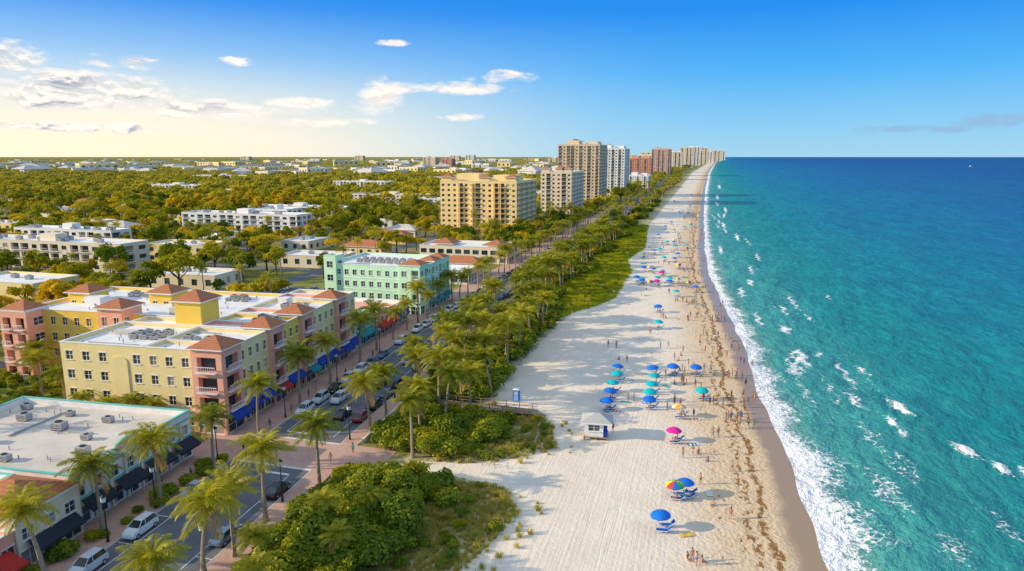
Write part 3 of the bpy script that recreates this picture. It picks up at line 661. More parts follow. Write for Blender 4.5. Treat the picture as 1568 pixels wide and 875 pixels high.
def tuft_mesh(seed,n=45,h=.8,m=None,spread=.35,w=.035):
    r=random.Random(seed); mb=MB(); m=m or GRASSM
    for i in range(n):
        a=r.uniform(0,6.28);k=r.uniform(0,spread);x,y=math.cos(a)*k,math.sin(a)*k; hh=h*r.uniform(.5,1.1); b=r.uniform(0,6.28); o=r.uniform(.1,.5)*hh
        tx,ty=math.cos(b)*w,math.sin(b)*w; cx,cy=x+math.cos(a)*o*.4,y+math.sin(a)*o*.4; ex,ey=x+math.cos(a)*o,y+math.sin(a)*o
        mb.poly([(x-tx,y-ty,0),(x+tx,y+ty,0),(cx+tx*.8,cy+ty*.8,hh*.6),(ex,ey,hh),(cx-tx*.8,cy-ty*.8,hh*.6)],m)
    return mb.mesh('grass_tuft')
PALMS=[palm_mesh(i,h=9+.4*(i%3),lean=[.4,1.2,.8,1.8,.3][i]) for i in range(5)]
def coll(name,meshes):
    c=bpy.data.collections.new(name)
    for i,me in enumerate(meshes):
        o=bpy.data.objects.new(me.name,me); c.objects.link(o)
    return c
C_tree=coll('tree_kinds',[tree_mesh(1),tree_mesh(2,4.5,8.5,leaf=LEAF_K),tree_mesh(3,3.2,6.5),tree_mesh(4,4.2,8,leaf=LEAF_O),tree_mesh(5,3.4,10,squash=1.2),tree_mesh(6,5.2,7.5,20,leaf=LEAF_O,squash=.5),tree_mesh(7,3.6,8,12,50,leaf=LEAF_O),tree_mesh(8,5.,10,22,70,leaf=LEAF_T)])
C_palm=coll('palm_kinds',[palm_mesh(20+i,h=8+i*1.4,lean=.8,nf=18,nl=11,lw=.24,L=3.3) for i in range(3)])
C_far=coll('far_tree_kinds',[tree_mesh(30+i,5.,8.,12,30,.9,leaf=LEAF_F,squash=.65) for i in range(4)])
C_pine=coll('tall_tree_kinds',[tree_mesh(40+i,4.2,17.,22,60,.5,leaf=LEAF_O,squash=1.7) for i in range(3)])
C_bush=coll('sea_grape_kinds',[bush_mesh(50+i) for i in range(3)]+[bush_mesh(55,leaf=LEAF_T,ls=.12)])
C_big=coll('big_sea_grape_kinds',[bush_mesh(56+i,3.,2600,.17,hh=1.25) for i in range(2)])
C_tuft=coll('dune_grass_kinds',[tuft_mesh(60+i) for i in range(3)])
C_tuft2=coll('beach_grass_kinds',[tuft_mesh(70+i,60,.7,GRASS2,.7,.06) for i in range(3)])
C_house=coll('house_kinds',[HM[0],HM[2],HM[4],HM[6],HM[3]])
def scatter(name,pts,scl,coll_,seed=0,tilt=.05):
    n=len(pts); r=np.random.default_rng(seed); me=bpy.data.meshes.new(name); me.vertices.add(n)
    me.vertices.foreach_set('co',np.asarray(pts,dtype=np.float32).ravel())
    a=me.attributes.new('scl','FLOAT_VECTOR','POINT'); s=np.asarray(scl,dtype=np.float32)
    if s.ndim==1: s=np.stack([s*r.uniform(.9,1.1,n),s*r.uniform(.9,1.1,n),s*r.uniform(.85,1.15,n)],1)
    a.data.foreach_set('vector',s.astype(np.float32).ravel())
    a=me.attributes.new('rot','FLOAT_VECTOR','POINT'); rt=np.stack([r.uniform(-tilt,tilt,n),r.uniform(-tilt,tilt,n),r.uniform(0,6.28,n)],1); a.data.foreach_set('vector',rt.astype(np.float32).ravel())
    a=me.attributes.new('idx','INT','POINT'); a.data.foreach_set('value',r.integers(0,len(coll_.objects),n).astype(np.int32))
    o=bpy.data.objects.new(name,me); link(o)
    g=bpy.data.node_groups.new(name+'_nodes','GeometryNodeTree')
    g.interface.new_socket('Geometry',in_out='INPUT',socket_type='NodeSocketGeometry'); g.interface.new_socket('Geometry',in_out='OUTPUT',socket_type='NodeSocketGeometry')
    gi=g.nodes.new('NodeGroupInput'); go=g.nodes.new('NodeGroupOutput'); ip=g.nodes.new('GeometryNodeInstanceOnPoints'); ci=g.nodes.new('GeometryNodeCollectionInfo')
    ci.inputs[0].default_value=coll_; ci.inputs[1].default_value=True; ci.inputs[2].default_value=True
    def at(nm,dt):
        q=g.nodes.new('GeometryNodeInputNamedAttribute'); q.data_type=dt; q.inputs[0].default_value=nm; return q.outputs[0]
    L=g.links.new; L(gi.outputs[0],ip.inputs['Points']); L(ci.outputs[0],ip.inputs['Instance']); ip.inputs['Pick Instance'].default_value=True
    L(at('idx','INT'),ip.inputs['Instance Index']); L(at('rot','FLOAT_VECTOR'),ip.inputs['Rotation']); L(at('scl','FLOAT_VECTOR'),ip.inputs['Scale'])
    L(ip.outputs[0],go.inputs[0]); md=o.modifiers.new('scatter','NODES'); md.node_group=g; return o
FA=np.array(FOOT)
def free(P,mg=0):
    ok=np.ones(len(P),bool)
    for a,b,c,d in FA: ok&=~((P[:,0]>a-mg)&(P[:,0]<b+mg)&(P[:,1]>c-mg)&(P[:,1]<d+mg))
    return ok
def jgrid(x0,x1,y0,y1,s,r,j=.45):
    X,Y=np.meshgrid(np.arange(x0,x1,s),np.arange(y0,y1,s)); P=np.stack([X.ravel(),Y.ravel()],1); return P+r.uniform(-j*s,j*s,P.shape)
def z0(P): return np.c_[P,np.zeros(len(P))]
az=lambda P: np.degrees(np.arctan2(P[:,0],P[:,1]))
P=jgrid(-620,-66,60,560,8.2,rng); P=P[free(P)]; P=P[(az(P)>-66)&(P[:,0]<rc(P[:,1])-14)]; P=P[rng.random(len(P))<.84]
sel=rng.random(len(P))<.22
s_=rng.uniform(.5,1.35,len(P))
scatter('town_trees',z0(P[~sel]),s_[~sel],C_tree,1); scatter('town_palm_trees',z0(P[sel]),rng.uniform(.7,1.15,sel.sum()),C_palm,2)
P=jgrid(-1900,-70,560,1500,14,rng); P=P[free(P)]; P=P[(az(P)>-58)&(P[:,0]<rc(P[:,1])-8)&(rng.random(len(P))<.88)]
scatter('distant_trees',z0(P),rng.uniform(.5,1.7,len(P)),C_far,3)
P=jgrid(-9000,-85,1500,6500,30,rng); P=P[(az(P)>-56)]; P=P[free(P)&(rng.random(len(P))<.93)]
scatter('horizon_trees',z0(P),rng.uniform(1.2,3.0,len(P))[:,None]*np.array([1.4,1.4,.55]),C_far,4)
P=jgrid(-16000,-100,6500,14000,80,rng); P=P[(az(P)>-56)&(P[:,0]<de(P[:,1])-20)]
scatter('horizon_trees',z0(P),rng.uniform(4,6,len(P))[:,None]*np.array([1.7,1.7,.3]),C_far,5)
yy=10**rng.uniform(3.1,3.85,330); P=np.c_[-rng.uniform(.08,1.3,330)*yy-60,yy]
scatter('distant_town_buildings',z0(P),rng.uniform(.9,2.3,len(P))[:,None]*np.array([1.4,1.4,1.6]),C_house,15,0)
P=np.c_[rng.uniform(-380,-300,45),rng.uniform(400,500,45)]; P=P[free(P)]; scatter('tall_trees',z0(P),rng.uniform(.7,1.1,len(P)),C_pine,6)
def dune_region(s,y0,y1,r,inn,outm):
    P=jgrid(-75,-15,y0,y1,s,r); e=de(P[:,1]); w=rc(P[:,1]); return P[(P[:,0]>w+inn)&(P[:,0]<e-outm)]
B=dune_region(1.7,35,125,rng,12.2,1.8); 
kk_=~((B[:,1]>82)&(B[:,1]<91)) & ~((B[:,1]<84)&(B[:,0]>-33+(B[:,1]-60)*.05+2.*np.sin(B[:,1]*.5))) & ~((B[:,1]>107)&(B[:,1]<114)&(B[:,0]>-46)) & ~((B[:,1]>91)&(B[:,1]<106)&(B[:,0]>-32+1.5*np.sin(B[:,1])))
B=B[kk_]; near_=rng.uniform(.5,1.3,len(B))
mound=np.clip(1-np.hypot((B[:,0]+41)/12,(B[:,1]-66)/18),0,1)*1.6*rng.uniform(.4,1.4,len(B))
scatter('sea_grape_bushes',np.c_[B,mound],near_,C_bush,7,.2)
BB=dune_region(4.6,48,84,rng,13.5,8); BB=BB[(BB[:,1]<80)&(BB[:,0]<-33)]; BB=np.r_[BB,dune_region(6,92,125,rng,13.5,7)]; BB=BB[~((BB[:,1]>106)&(BB[:,1]<115)&(BB[:,0]>-47))&((BB[:,1]<100)|(BB[:,0]<-40))]
scatter('large_sea_grape_bushes',z0(BB),rng.uniform(.65,1.25,len(BB)),C_big,17,.2)
B=dune_region(3.,125,700,rng,11.5,1.2); B=B[~((B[:,1]>192+6*np.sin(B[:,0]*.4))&(B[:,0]>-46+ 4*np.sin(B[:,1]*.1)))]
scatter('dune_shrubs',z0(B),rng.uniform(.7,1.7,len(B)),C_bush,8,.2)
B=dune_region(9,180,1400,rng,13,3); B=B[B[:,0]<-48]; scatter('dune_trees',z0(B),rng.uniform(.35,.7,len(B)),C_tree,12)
G=dune_region(.62,50,84,rng,18,-.3); G=G[(G[:,0]>-36)&(rng.random(len(G))<.8)]
G2=dune_region(.62,89.5,121,rng,17,-.6); G2=G2[(G2[:,0]>-37)&(rng.random(len(G2))<.6)]
G3=jgrid(-28,-17,58,110,1.2,rng); G3=G3[(np.abs(G3[:,0]-de(G3[:,1])-1.2)<3)&(rng.random(len(G3))<.3)&~((G3[:,1]>83)&(G3[:,1]<91))]
G=np.r_[G,G2,G3]; scatter('dune_grass',z0(G),rng.uniform(.5,1.2,len(G)),C_tuft,9)
G=dune_region(1.,186,460,rng,18,-.5); G=G[(G[:,0]>-48)&(np.sin(G[:,0]*.5)*np.sin(G[:,1]*.23)+rng.uniform(-.4,.9,len(G))>-.35)]
scatter('beach_grass',z0(G),rng.uniform(.6,1.4,len(G)),C_tuft2,10)
S_=dune_region(1.6,60,112,rng,20,.5); S_=S_[(S_[:,0]>-33)&(rng.random(len(S_))<.35)&~((S_[:,1]>84)&(S_[:,1]<90.5))]
S2=dune_region(3,192,460,rng,20,2); S2=S2[(S2[:,0]>-47)&(rng.random(len(S2))<.22)]
S_=np.r_[S_,S2]; scatter('dune_low_shrubs',z0(S_),rng.uniform(.2,.6,len(S_)),C_bush,11)
H_=np.r_[jgrid(-104,-80,84.5,87.5,1.5,rng),jgrid(-140,-106,100,106,2,rng),jgrid(-140,-104,86,99,3.2,rng),jgrid(-68,-66.5,40,80,2.2,rng)]
scatter('hedge',z0(H_),rng.uniform(.45,.9,len(H_)),C_bush,13)
# ------------------------------------------------------------------ palms (individual)
PP=[(-69.2,60.2),(-66.6,66.8),(-51.1,67.3),(-49.3,76.9),(-49.8,59.6),(-65.1,49.2),(-48.8,53.5),(-47.8,47),(-67.3,77.7),(-41,89.4),(-68.2,89.6),(-69.6,103.7),(-70.6,116),(-71.5,129.9),(-51.4,96),(-52,103),(-39.5,50.5),(-40.8,102.5),(-37.8,107),(-53.6,120),(-51,116),(-37.5,118.2),(-38.6,133),(-54,137.7),(-55,155.5),(-43,97),(-45,110),(-42,114),(-46,125),(-43,131),(-48,133),(-41,140),(-40,147),(-45,150),(-50,147),(-49,128),(-39.5,125),(-40,158),(-39.8,170),(-41,180)]
pr=random.Random(21)
for y in np.arange(142,470,8.5):
    PP.append((float(rc(y))-8.6,y+pr.uniform(-2,2))); PP.append((float(rc(y))+8.6+pr.uniform(0,3),y+pr.uniform(-2,2)))
    if y<420:
        for _ in range(2): PP.append((pr.uniform(float(rc(y))+13,float(de(y))-4 if y<190 else -46),y+pr.uniform(-4,4)))
for i,(x,y) in enumerate(PP):
    o=bpy.data.objects.new('palm_tree',PALMS[pr.randrange(5)]); s=pr.uniform(.88,1.08)*(.95 if i<2 else 1)
    if i==16: s=.62
    if i>40: s*=pr.uniform(.75,1.08)
    o.location=(x,y,0); o.scale=(s*1.04,s*1.04,s); o.rotation_euler=(pr.uniform(-.04,.04),pr.uniform(-.04,.04),pr.uniform(0,6.28)); link(o)
small=[(-41,66,.55),(-38,60,.5),(-44,57,.55),(-37,69,.48),(-95,86,.5),(-90,86,.55),(-86,86.5,.5),(-99,86,.55),(-120,95,.8),(-128,102,.8),(-112,93,.7),(-134,90,.9),(-108,108,.8)]
for x,y,s in small:
    o=bpy.data.objects.new('palm_tree',PALMS[pr.randrange(5)]); o.location=(x,y,0); o.scale=(s*1.2,s*1.2,s); o.rotation_euler=(0,0,pr.uniform(0,6.28)); link(o)
P=np.c_[rng.uniform(-75,-46,150),rng.uniform(470,1500,150)]; scatter('distant_palm_trees',z0(P),rng.uniform(.9,1.2,150),C_palm,14)
# ------------------------------------------------------------------ cars
def carmat(col): return mat('car_paint',col,rough=.25,spec=.6,var=.02)
TYRE=mat('tyre_rubber',(.02,.02,.02)); LAMP=mat('car_lamp',(.5,.03,.03),rough=.3); HEAD=mat('headlamp',(.8,.8,.8),rough=.2)
def car_mesh(col,suv=False):
    mb=MB(); pm=carmat(col); up=.22 if suv else 0
    S=[(-2.25,.42,.70,.70),(-2.15,.30,.86+up*.5,.84),(-1.6,.26,.95+up,.90),(-.9,.24,.98+up,.91),(.6,.24,.98+up,.91),(1.1,.24,.95+up,.90),(1.8,.26,.82+up,.88),(2.15,.30,.70+up*.7,.80),(2.27,.40,.60,.68)]
    rings=[]
    for y,a,b,w in S:
        c=.10; rings.append([(-w+c,y,a),(w-c,y,a),(w,y,a+c),(w,y,(a+b)/2+.05),(w-.06,y,b-.06),(w-.2,y,b),(-w+.2,y,b),(-w+.06,y,b-.06),(-w,y,(a+b)/2+.05),(-w,y,a+c)])
    for i in range(len(rings)-1):
        for j in range(10): mb.poly([rings[i][j],rings[i][(j+1)%10],rings[i+1][(j+1)%10],rings[i+1][j]],pm)
    mb.poly(rings[0],pm); mb.poly(rings[-1],pm)
    zt=1.45+up*1.3; zb=.94+up; yr=-2.0 if suv else -1.75
    bot=[(-.8,yr,zb),(.8,yr,zb),(.83,.0,zb+.03),(.80,1.15,zb-.02),(-.80,1.15,zb-.02),(-.83,0,zb+.03)]
    top=[(-.6,yr+(.25 if suv else .75),zt-.03),(.6,yr+(.25 if suv else .75),zt-.03),(.64,-.1,zt),(.60,.35,zt-.02),(-.60,.35,zt-.02),(-.64,-.1,zt)]
    for j in range(6): mb.poly([bot[j],bot[(j+1)%6],top[(j+1)%6],top[j]],CARGLASS)
    mb.poly([(x,y,z+.012) for x,y,z in top],pm); 
    for j in (0,1,3,4,2,5):
        p=Vector(bot[j]);q=Vector(top[j]); mb.cyl(p*1.004,q*1.006,.05,.045,pm,5)
    for x in (-.82,.82):
        for y in (-1.4,1.42):
            mb.cyl((x-.11,y,.33),(x+.11,y,.33),.33,.33,TYRE,14); s=1 if x>0 else -1; mb.cyl((x+s*.112,y,.33),(x+s*.13,y,.33),.2,.18,METAL,10)
    for x in (-.6,.6):
        mb.box(x-.16,x+.16,2.2,2.275,.60,.70,HEAD); mb.box(x-.17,x+.17,-2.26,-2.19,.66,.8,LAMP)
    for x in (-.98,.98): mb.box(min(x,x*.9),max(x,x*.9),.75,.95,.97+up,1.09+up,pm)
    return mb.mesh('parked_car')
CARS=[car_mesh((.8,.8,.8)),car_mesh((.4,.42,.45)),car_mesh((.02,.02,.025)),car_mesh((.12,.20,.30)),car_mesh((.65,.67,.69),True),car_mesh((.05,.05,.06),True),car_mesh((.4,.04,.03)),car_mesh((.82,.82,.8),True)]
def car(x,y,rot,i,name='parked_car'):
    o=bpy.data.objects.new(name,CARS[i]); o.location=(x,y,.03); o.rotation_euler=(0,0,rot); link(o)
sl=lambda y: math.atan2(-(float(rc(y+2))-float(rc(y-2))),4)
cr=random.Random(9)
L=[(-5.55,61,7),(5.55,62.5,3),(-5.55,40,1),(5.55,44,0),(-5.55,53,4),(5.55,74,2),(-5.55,71,1)]
for y in np.arange(98,340,5.9):
    if cr.random()<.92: L.append((5.55,y+3.2,cr.choice([2,3,5,1,2,6,5,0,4])))
    if cr.random()<.9: L.append((-5.55,y+3.2,cr.choice([0,7,1,4,2,0,3])))
for o_,y,i in L: car(float(rc(y))+o_,y,sl(y)+(math.pi if o_<0 else 0),i)
for o_,y,i in ((2.1,118,5),(-2.1,150,0),(2.1,134,1),(2.1,176,3),(-2.1,215,2),(-2.1,108,4),(2.1,240,0),(-2.1,265,7),(2.1,101,2),(-2.1,128,6),(-2.1,180,1)): car(float(rc(y))+o_,y,sl(y)+(math.pi if o_<0 else 0),i,'moving_car')
for x0_,x1_,y0_ in ((-137,-120,149.5),(-137,-120,166),(-139,-115,185.5),(-139,-115,201),(-188,-156,265.5)):
    for x in np.arange(x0_,x1_,2.7):
        if cr.random()<.6: car(x+1.4,y0_,0,cr.randrange(8))
# ------------------------------------------------------------------ street lamps
def lamp_mesh():
    mb=MB(); mb.cyl((0,0,.1),(0,0,.8),.16,.10,DARK,10); mb.cyl((0,0,.8),(0,0,4.2),.07,.05,DARK,8)
    mb.cyl((0,0,4.2),(0,0,4.3),.16,.2,DARK,8); mb.cyl((0,0,4.3),(0,0,4.8),.2,.26,TRIM,8); mb.cyl((0,0,4.8),(0,0,5.05),.3,.05,DARK,8); mb.cyl((0,0,5.05),(0,0,5.25),.03,.02,DARK,6)
    return mb.mesh('street_lamp')
LM=lamp_mesh()
for x_,y in [(7.6,56),(7.6,92.5),(-7.6,79),(7.6,72),(-7.6,58),(-7.6,98),(7.6,112),(-7.6,118),(7.6,132),(-7.6,140),(7.6,152),(7.6,172),(-7.6,165),(7.6,82),(-7.6,66)]:
    o=bpy.data.objects.new('street_lamp',LM); o.location=(float(rc(y))+x_,y,.1); o.scale=(1.2,)*3; link(o)
# ------------------------------------------------------------------ beach things
def umb_mesh(cols,name='beach_umbrella'):
    mb=MB(); R0=1.25; 
    ring=lambda rr_,z:[(rr_*math.cos(2*math.pi*j/16),rr_*math.sin(2*math.pi*j/16),z-(.06 if j%2 else 0)*(rr_>1)) for j in range(16)]
    rs=[ring(.02,2.42),ring(.5,2.32),ring(.95,2.1),ring(R0,1.86)]
    for k in range(3):
        for j in range(16): mb.poly([rs[k][j],rs[k][(j+1)%16],rs[k+1][(j+1)%16],rs[k+1][j]],cols[(j//2)%len(cols)])
    for j in range(16):
        a=rs[3][j];b=rs[3][(j+1)%16]; mb.poly([a,b,(b[0],b[1],b[2]-.14),(a[0],a[1],a[2]-.14)],cols[(j//2)%len(cols)])
    for j in range(0,16,2): mb.cyl((0,0,2.1),tuple(np.array(rs[3][j])*[.97,.97,1]-[0,0,.02]),.012,.01,TRIM,4)
    mb.cyl((0,0,-.2),(0,0,2.5),.03,.025,TRIM,6); return mb.mesh(name)
cm=lambda n,c: mat(n,c,var=.05,rough=.7)
UB=umb_mesh([cm('royal_blue_canvas',(.005,.17,.68))]); UT=umb_mesh([cm('turquoise_canvas',(.0,.50,.54))]); UM=umb_mesh([cm('magenta_canvas',(.85,.02,.35))])
UR=umb_mesh([cm('yellow_canvas',(.85,.68,.05)),cm('red_canvas',(.7,.05,.04)),cm('blue_canvas',(.02,.15,.6)),cm('green_canvas',(.05,.45,.1))]); UY=umb_mesh([cm('orange_canvas',(.85,.4,.03)),cm('cream_canvas',(.85,.75,.45))])
U=[(-3.3,79.1,UB),(-2,87.7,UR),(-.8,88.6,UB),(-3.1,106.4,UM),(-2.8,117.4,UY),(-15.4,117.2,UB),(-15.7,122.5,UB),(-15.7,127.3,UT),(-16.2,138.1,UB),(-15.6,133.5,UT),(-8.1,120.3,UB),(-8.3,124.3,UT),(-8.4,128.6,UT),(-8.4,133.6,UT),(-8.8,139.3,UB),(-5,141.7,UB),(-.4,142.5,UB),(-10.7,180.5,UT),(-23.1,249,UB),(-15,262,UM),(-12,300,UB),(-20,330,UT),(-15,360,UB),(-25,390,UB),(-18,420,UR),(-22,470,UB),(-15,520,UB),(-8,225,UT),(-2,235,UB),(-24,440,UB),(1,128,UT),(-20,560,UB),(-14,640,UB),(-12,200,UB)]
uq=random.Random(44)
for _ in range(34):
    y=220+10**uq.uniform(1.3,2.8); U.append((uq.uniform(float(de(y))+5,float(sh(y))-9),y,uq.choice([UB,UB,UT,UM,UY,UR,UT])))
def lounger():
    mb=MB(); BL=cm('blue_sling',(.01,.12,.45))
    mb.box(-.32,.32,-.9,.35,.30,.34,BL); mb.poly([(-.32,.352,.30),(.32,.352,.30),(.32,.95,.85),(-.32,.95,.85)],BL); mb.poly([(-.32,.38,.27),(.32,.38,.27),(.32,.98,.82),(-.32,.98,.82)],BL)
    for x in (-.36,.34):
        mb.box(x,x+.03,-.95,.36,.28,.36,TRIM)
        for y in (-.8,.25): mb.box(x,x+.03,y,y+.05,-.05,.28,TRIM)
        mb.cyl((x+.015,.36,.3),(x+.015,.98,.88),.02,.02,TRIM,5)
    return mb.mesh('beach_lounger')
LG=lounger()
def put(name,me,x,y,z=0,rot=0,s=1):
    o=bpy.data.objects.new(name,me); o.location=(x,y,z); o.rotation_euler=(0,0,rot); o.scale=(s,)*3; link(o); return o
def gz(x,y):
    d=x-float(sh(y)); return -.3*max(0,(d+22)/22)**1.5
def personmats():
    m,nt,out=newmat('swimwear'); oi=N(nt,'ShaderNodeObjectInfo')
    c=RAMP(nt,oi.outputs['Random'],[(0,(.02,.1,.4)),(.2,(.5,.05,.05)),(.38,(.02,.02,.03)),(.55,(.05,.3,.35)),(.72,(.6,.5,.4)),(.88,(.6,.1,.25))],'CONSTANT')
    p=N(nt,'ShaderNodeBsdfPrincipled',{'Base Color':c,'Roughness':.8}); nt.links.new(p.outputs[0],out.inputs[0])
    return m
SW=personmats(); SK=mat('skin',(.40,.23,.15),var=.05,rough=.6); HAIR=mat('hair',(.06,.035,.02),var=.2); EYE=mat('eye',(.02,.02,.02))
def person_mesh(pose,female=False,clothed=False):
    J={'pel':(0,0,.95,.125),'spi':(0,-.01,1.17,.105),'che':(0,0,1.36,.125),'nek':(0,0,1.50,.055),'hed':(0,.015,1.60,.085),'top':(0,.005,1.70,.075)}
    E=[('pel','spi'),('spi','che'),('che','nek'),('nek','hed'),('hed','top')]
    for s,k in ((-1,'l'),(1,'r')):
        J['sho'+k]=(s*.17,0,1.42,.055); 
        fw={'stand':(0.02,.06),'walk':(s*.12,s*.22),'sit':(.12,.32),'reach':(.25,.45)}[pose]
        J['elb'+k]=(s*.23,fw[0],1.16 if pose!='reach' else 1.25,.040); J['wri'+k]=(s*.25,fw[1],.92 if pose not in('reach',) else 1.2,.027)
        d=Vector((0,.02,-.09)) if pose!='reach' else Vector((0,.09,0)); w=Vector(J['wri'+k][:3]); h=w+d; J['pal'+k]=(*h,.03)
        E+=[('che','sho'+k),('sho'+k,'elb'+k),('elb'+k,'wri'+k),('wri'+k,'pal'+k)]
        for f,(ox,ln) in enumerate(((-.03,.065),(-.01,.08),(.01,.075),(.03,.06))):
            J[f'f{f}{k}']=(*(h+Vector((0,ox,0) if pose!='reach' else (ox,0,0))+d.normalized()*ln),.009); E.append(('pal'+k,f'f{f}{k}'))
        J['th'+k]=(*(w.lerp(h,.5)+Vector((-s*.05,.04,0))),.010); E.append(('pal'+k,'th'+k))
        J['hip'+k]=(s*.09,0,.90,.085)
        if pose=='sit': kn=(s*.13,.42,.96);an=(s*.12,.66,.60);to=(s*.12,.80,.60)
        elif pose=='walk': kn=(s*.1,.10-s*.16,.50);an=(s*.1,-s*.30,.09);to=(s*.1,-s*.30+.15,.04)
        else: kn=(s*.11,.02,.50);an=(s*.12,-.03,.08);to=(s*.13,.13,.04)
        J['kne'+k]=(*kn,.058);J['ank'+k]=(*an,.038);J['toe'+k]=(*to,.033)
        E+=[('pel','hip'+k),('hip'+k,'kne'+k),('kne'+k,'ank'+k),('ank'+k,'toe'+k)]
    ks=list(J); me=bpy.data.meshes.new('p'); me.from_pydata([J[k][:3] for k in ks],[(ks.index(a),ks.index(b)) for a,b in E],[])
    o=bpy.data.objects.new('p',me); link(o); md=o.modifiers.new('s','SKIN')
    sv=me.skin_vertices[0].data
    for i,k in enumerate(ks): r=J[k][3]; sv[i].radius=(r*(1.25 if k in('pel','spi','che') else 1),r); sv[i].use_root=(k=='pel')
    ss=o.modifiers.new('u','SUBSURF'); ss.levels=1; ss.render_levels=1
    dg=bpy.context.evaluated_depsgraph_get(); dg.update(); me2=bpy.data.meshes.new_from_object(o.evaluated_get(dg)); bpy.data.objects.remove(o)
    vs=[v.co.copy() for v in me2.vertices]; fs=[tuple(p.vertices) for p in me2.polygons]
    mb=MB(); mb.v=[tuple(v) for v in vs]; mb.f=fs; mb.mi(SK);k1=mb.mi(SW)
    for p in me2.polygons:
        c=p.center; sw=(.74<c.z<1.0 and abs(c.x)<.2 and (c.y<.22)) or (female and 1.28<c.z<1.40 and abs(c.x)<.15) or (clothed and .55<c.z<1.47 and abs(c.x)<.215)
        mb.m.append(k1 if sw else 0)
    def ell(c,r,m,n=8,zmin=-1):
        for i in range(5):
            for j in range(n):
                def q(a,b):
                    t=max(-1,-1+2*a/5) ; t=max(t,zmin); rr_=math.sqrt(max(0,1-t*t)); return (c[0]+r[0]*rr_*math.cos(6.283*b/n),c[1]+r[1]*rr_*math.sin(6.283*b/n),c[2]+r[2]*t)
                mb.poly([q(i,j),q(i,j+1),q(i+1,j+1),q(i+1,j)],m)
    ell((0,-.022,1.685),(.098,.108,.10),HAIR,10,-.4 if not female else -1)
    if female: ell((0,-.07,1.56),(.08,.05,.14),HAIR,8)
    ell((0,.115,1.63),(.014,.02,.022),SK,6); ell((-.035,.098,1.655),(.012,.008,.009),EYE,6); ell((.035,.098,1.655),(.012,.008,.009),EYE,6)
    ell((-.092,.01,1.64),(.012,.02,.03),SK,6); ell((.092,.01,1.64),(.012,.02,.03),SK,6); ell((0,.103,1.592),(.025,.008,.008),SW,6)
    me3=mb.mesh('person'); bpy.data.meshes.remove(me2)
    me3.polygons.foreach_set('use_smooth',[True]*len(me3.polygons)); return me3
PS={'stand':person_mesh('stand'),'standf':person_mesh('stand',True),'walk':person_mesh('walk'),'walkf':person_mesh('walk',True),'walkc':person_mesh('walk',False,True),'standc':person_mesh('stand',True,True),'sit':person_mesh('sit'),'sitf':person_mesh('sit',True),'reach':person_mesh('reach')}
TW=[]
for i,c in enumerate([(.05,.25,.6),(.7,.15,.12),(.8,.75,.6),(.1,.5,.5),(.75,.5,.1)]):
    mb=MB(); tm=cm('towel_cloth',c)
    for j in range(6):
        y0_=-.9+j*.3; za=.03+.02*math.sin(j*2.1+i);zb_=.03+.02*math.sin((j+1)*2.1+i); mb.poly([(-.45,y0_,za),(.45,y0_,za+.01),(.45,y0_+.3,zb_),(-.45,y0_+.3,zb_+.01)],tm if j%2 else (TRIM if i in(0,1) else tm))
    TW.append(mb.mesh('beach_towel'))
q=random.Random(33)
for i,(x,y,me) in enumerate(U):
    z=gz(x,y); o=put('beach_umbrella',me,x,y,z,q.uniform(0,6)); o.rotation_euler[0]=q.uniform(-.1,.1); o.rotation_euler[1]=q.uniform(-.12,.12)
    for dx in (-.75,.65):
        a=q.uniform(-.15,.15)+R(-80); put('beach_lounger',LG,x+dx*.2+.5,y+dx,gz(x,y),a)
        if q.random()<.6: put('person',PS[q.choice(['sit','sitf'])],x+.4+dx*.2,y+dx,gz(x,y)-.5,a+math.pi)
    if q.random()<.5: put('beach_towel',q.choice(TW),x+q.uniform(2,3.2),y+q.uniform(-1.5,1.5),gz(x+2.5,y)+.04,q.uniform(0,3))
per=[(0.5,73,'stand'),(1.,72.4,'reach'),(1.6,73.2,'sitf'),(0,73.4,'sit'),(1.2,92.5,'stand'),(2.2,100.3,'sit'),(.8,103,'sitf'),(-1.5,100.5,'standf'),(0,102,'reach'),(3,87,'sit'),(5.6,98,'walk'),(-13,107.5,'standc'),(3,110,'walkf'),(3.8,110.6,'walk'),(7,118,'walk'),(6.5,127,'walkf'),(5,84,'standf')]
for (x,y,k) in per: put('person',PS[k],x,y,gz(x,y)-(.82 if k.startswith('sit') else 0),q.uniform(0,6.28))
n_=0
while n_<165:
    y=95+10**q.uniform(1.3,2.9); x=float(sh(y))-abs(q.gauss(7,9))-1.; 
    if x<float(de(y))+3: continue
    n_+=1
    for _ in range(q.choice([1,1,2,3])):
        xx=x+q.uniform(-1.5,1.5); y_=y+q.uniform(-1.5,1.5); k=q.choice(['stand','standf','walk','walkf','walkc','standc','sit','sitf','reach']); put('person',PS[k],xx,y_,gz(xx,y_)-(.82 if k.startswith('sit') else 0),q.uniform(0,6.28))
    if q.random()<.25 and x<float(sh(y))-8: put('beach_towel',q.choice(TW),x+2,y,gz(x+2,y)+.04,q.uniform(0,3))
for (x,y) in [(-51.8,84),(-68.5,93),(-69,100),(-67.6,86),(-69.2,70),(-52.4,110),(-70,121),(-71,135),(-50.3,88),(-54,131),(-70.5,108),(-71.5,112),(-68,74),(-66.9,84)]: put('person',PS[q.choice(['walkc','standc'])],x,y,.16,q.choice([0,3.1])+q.uniform(-.3,.3))
mb=MB(); 
mb.box(-2.1,1.2,-1.4,1.4,.35,.5,WOOD)
for x in (-2,-.4,1.1):
    for y in (-1.3,1.3): mb.box(x-.07,x+.07,y-.07,y+.07,-.4,.35,WOOD)
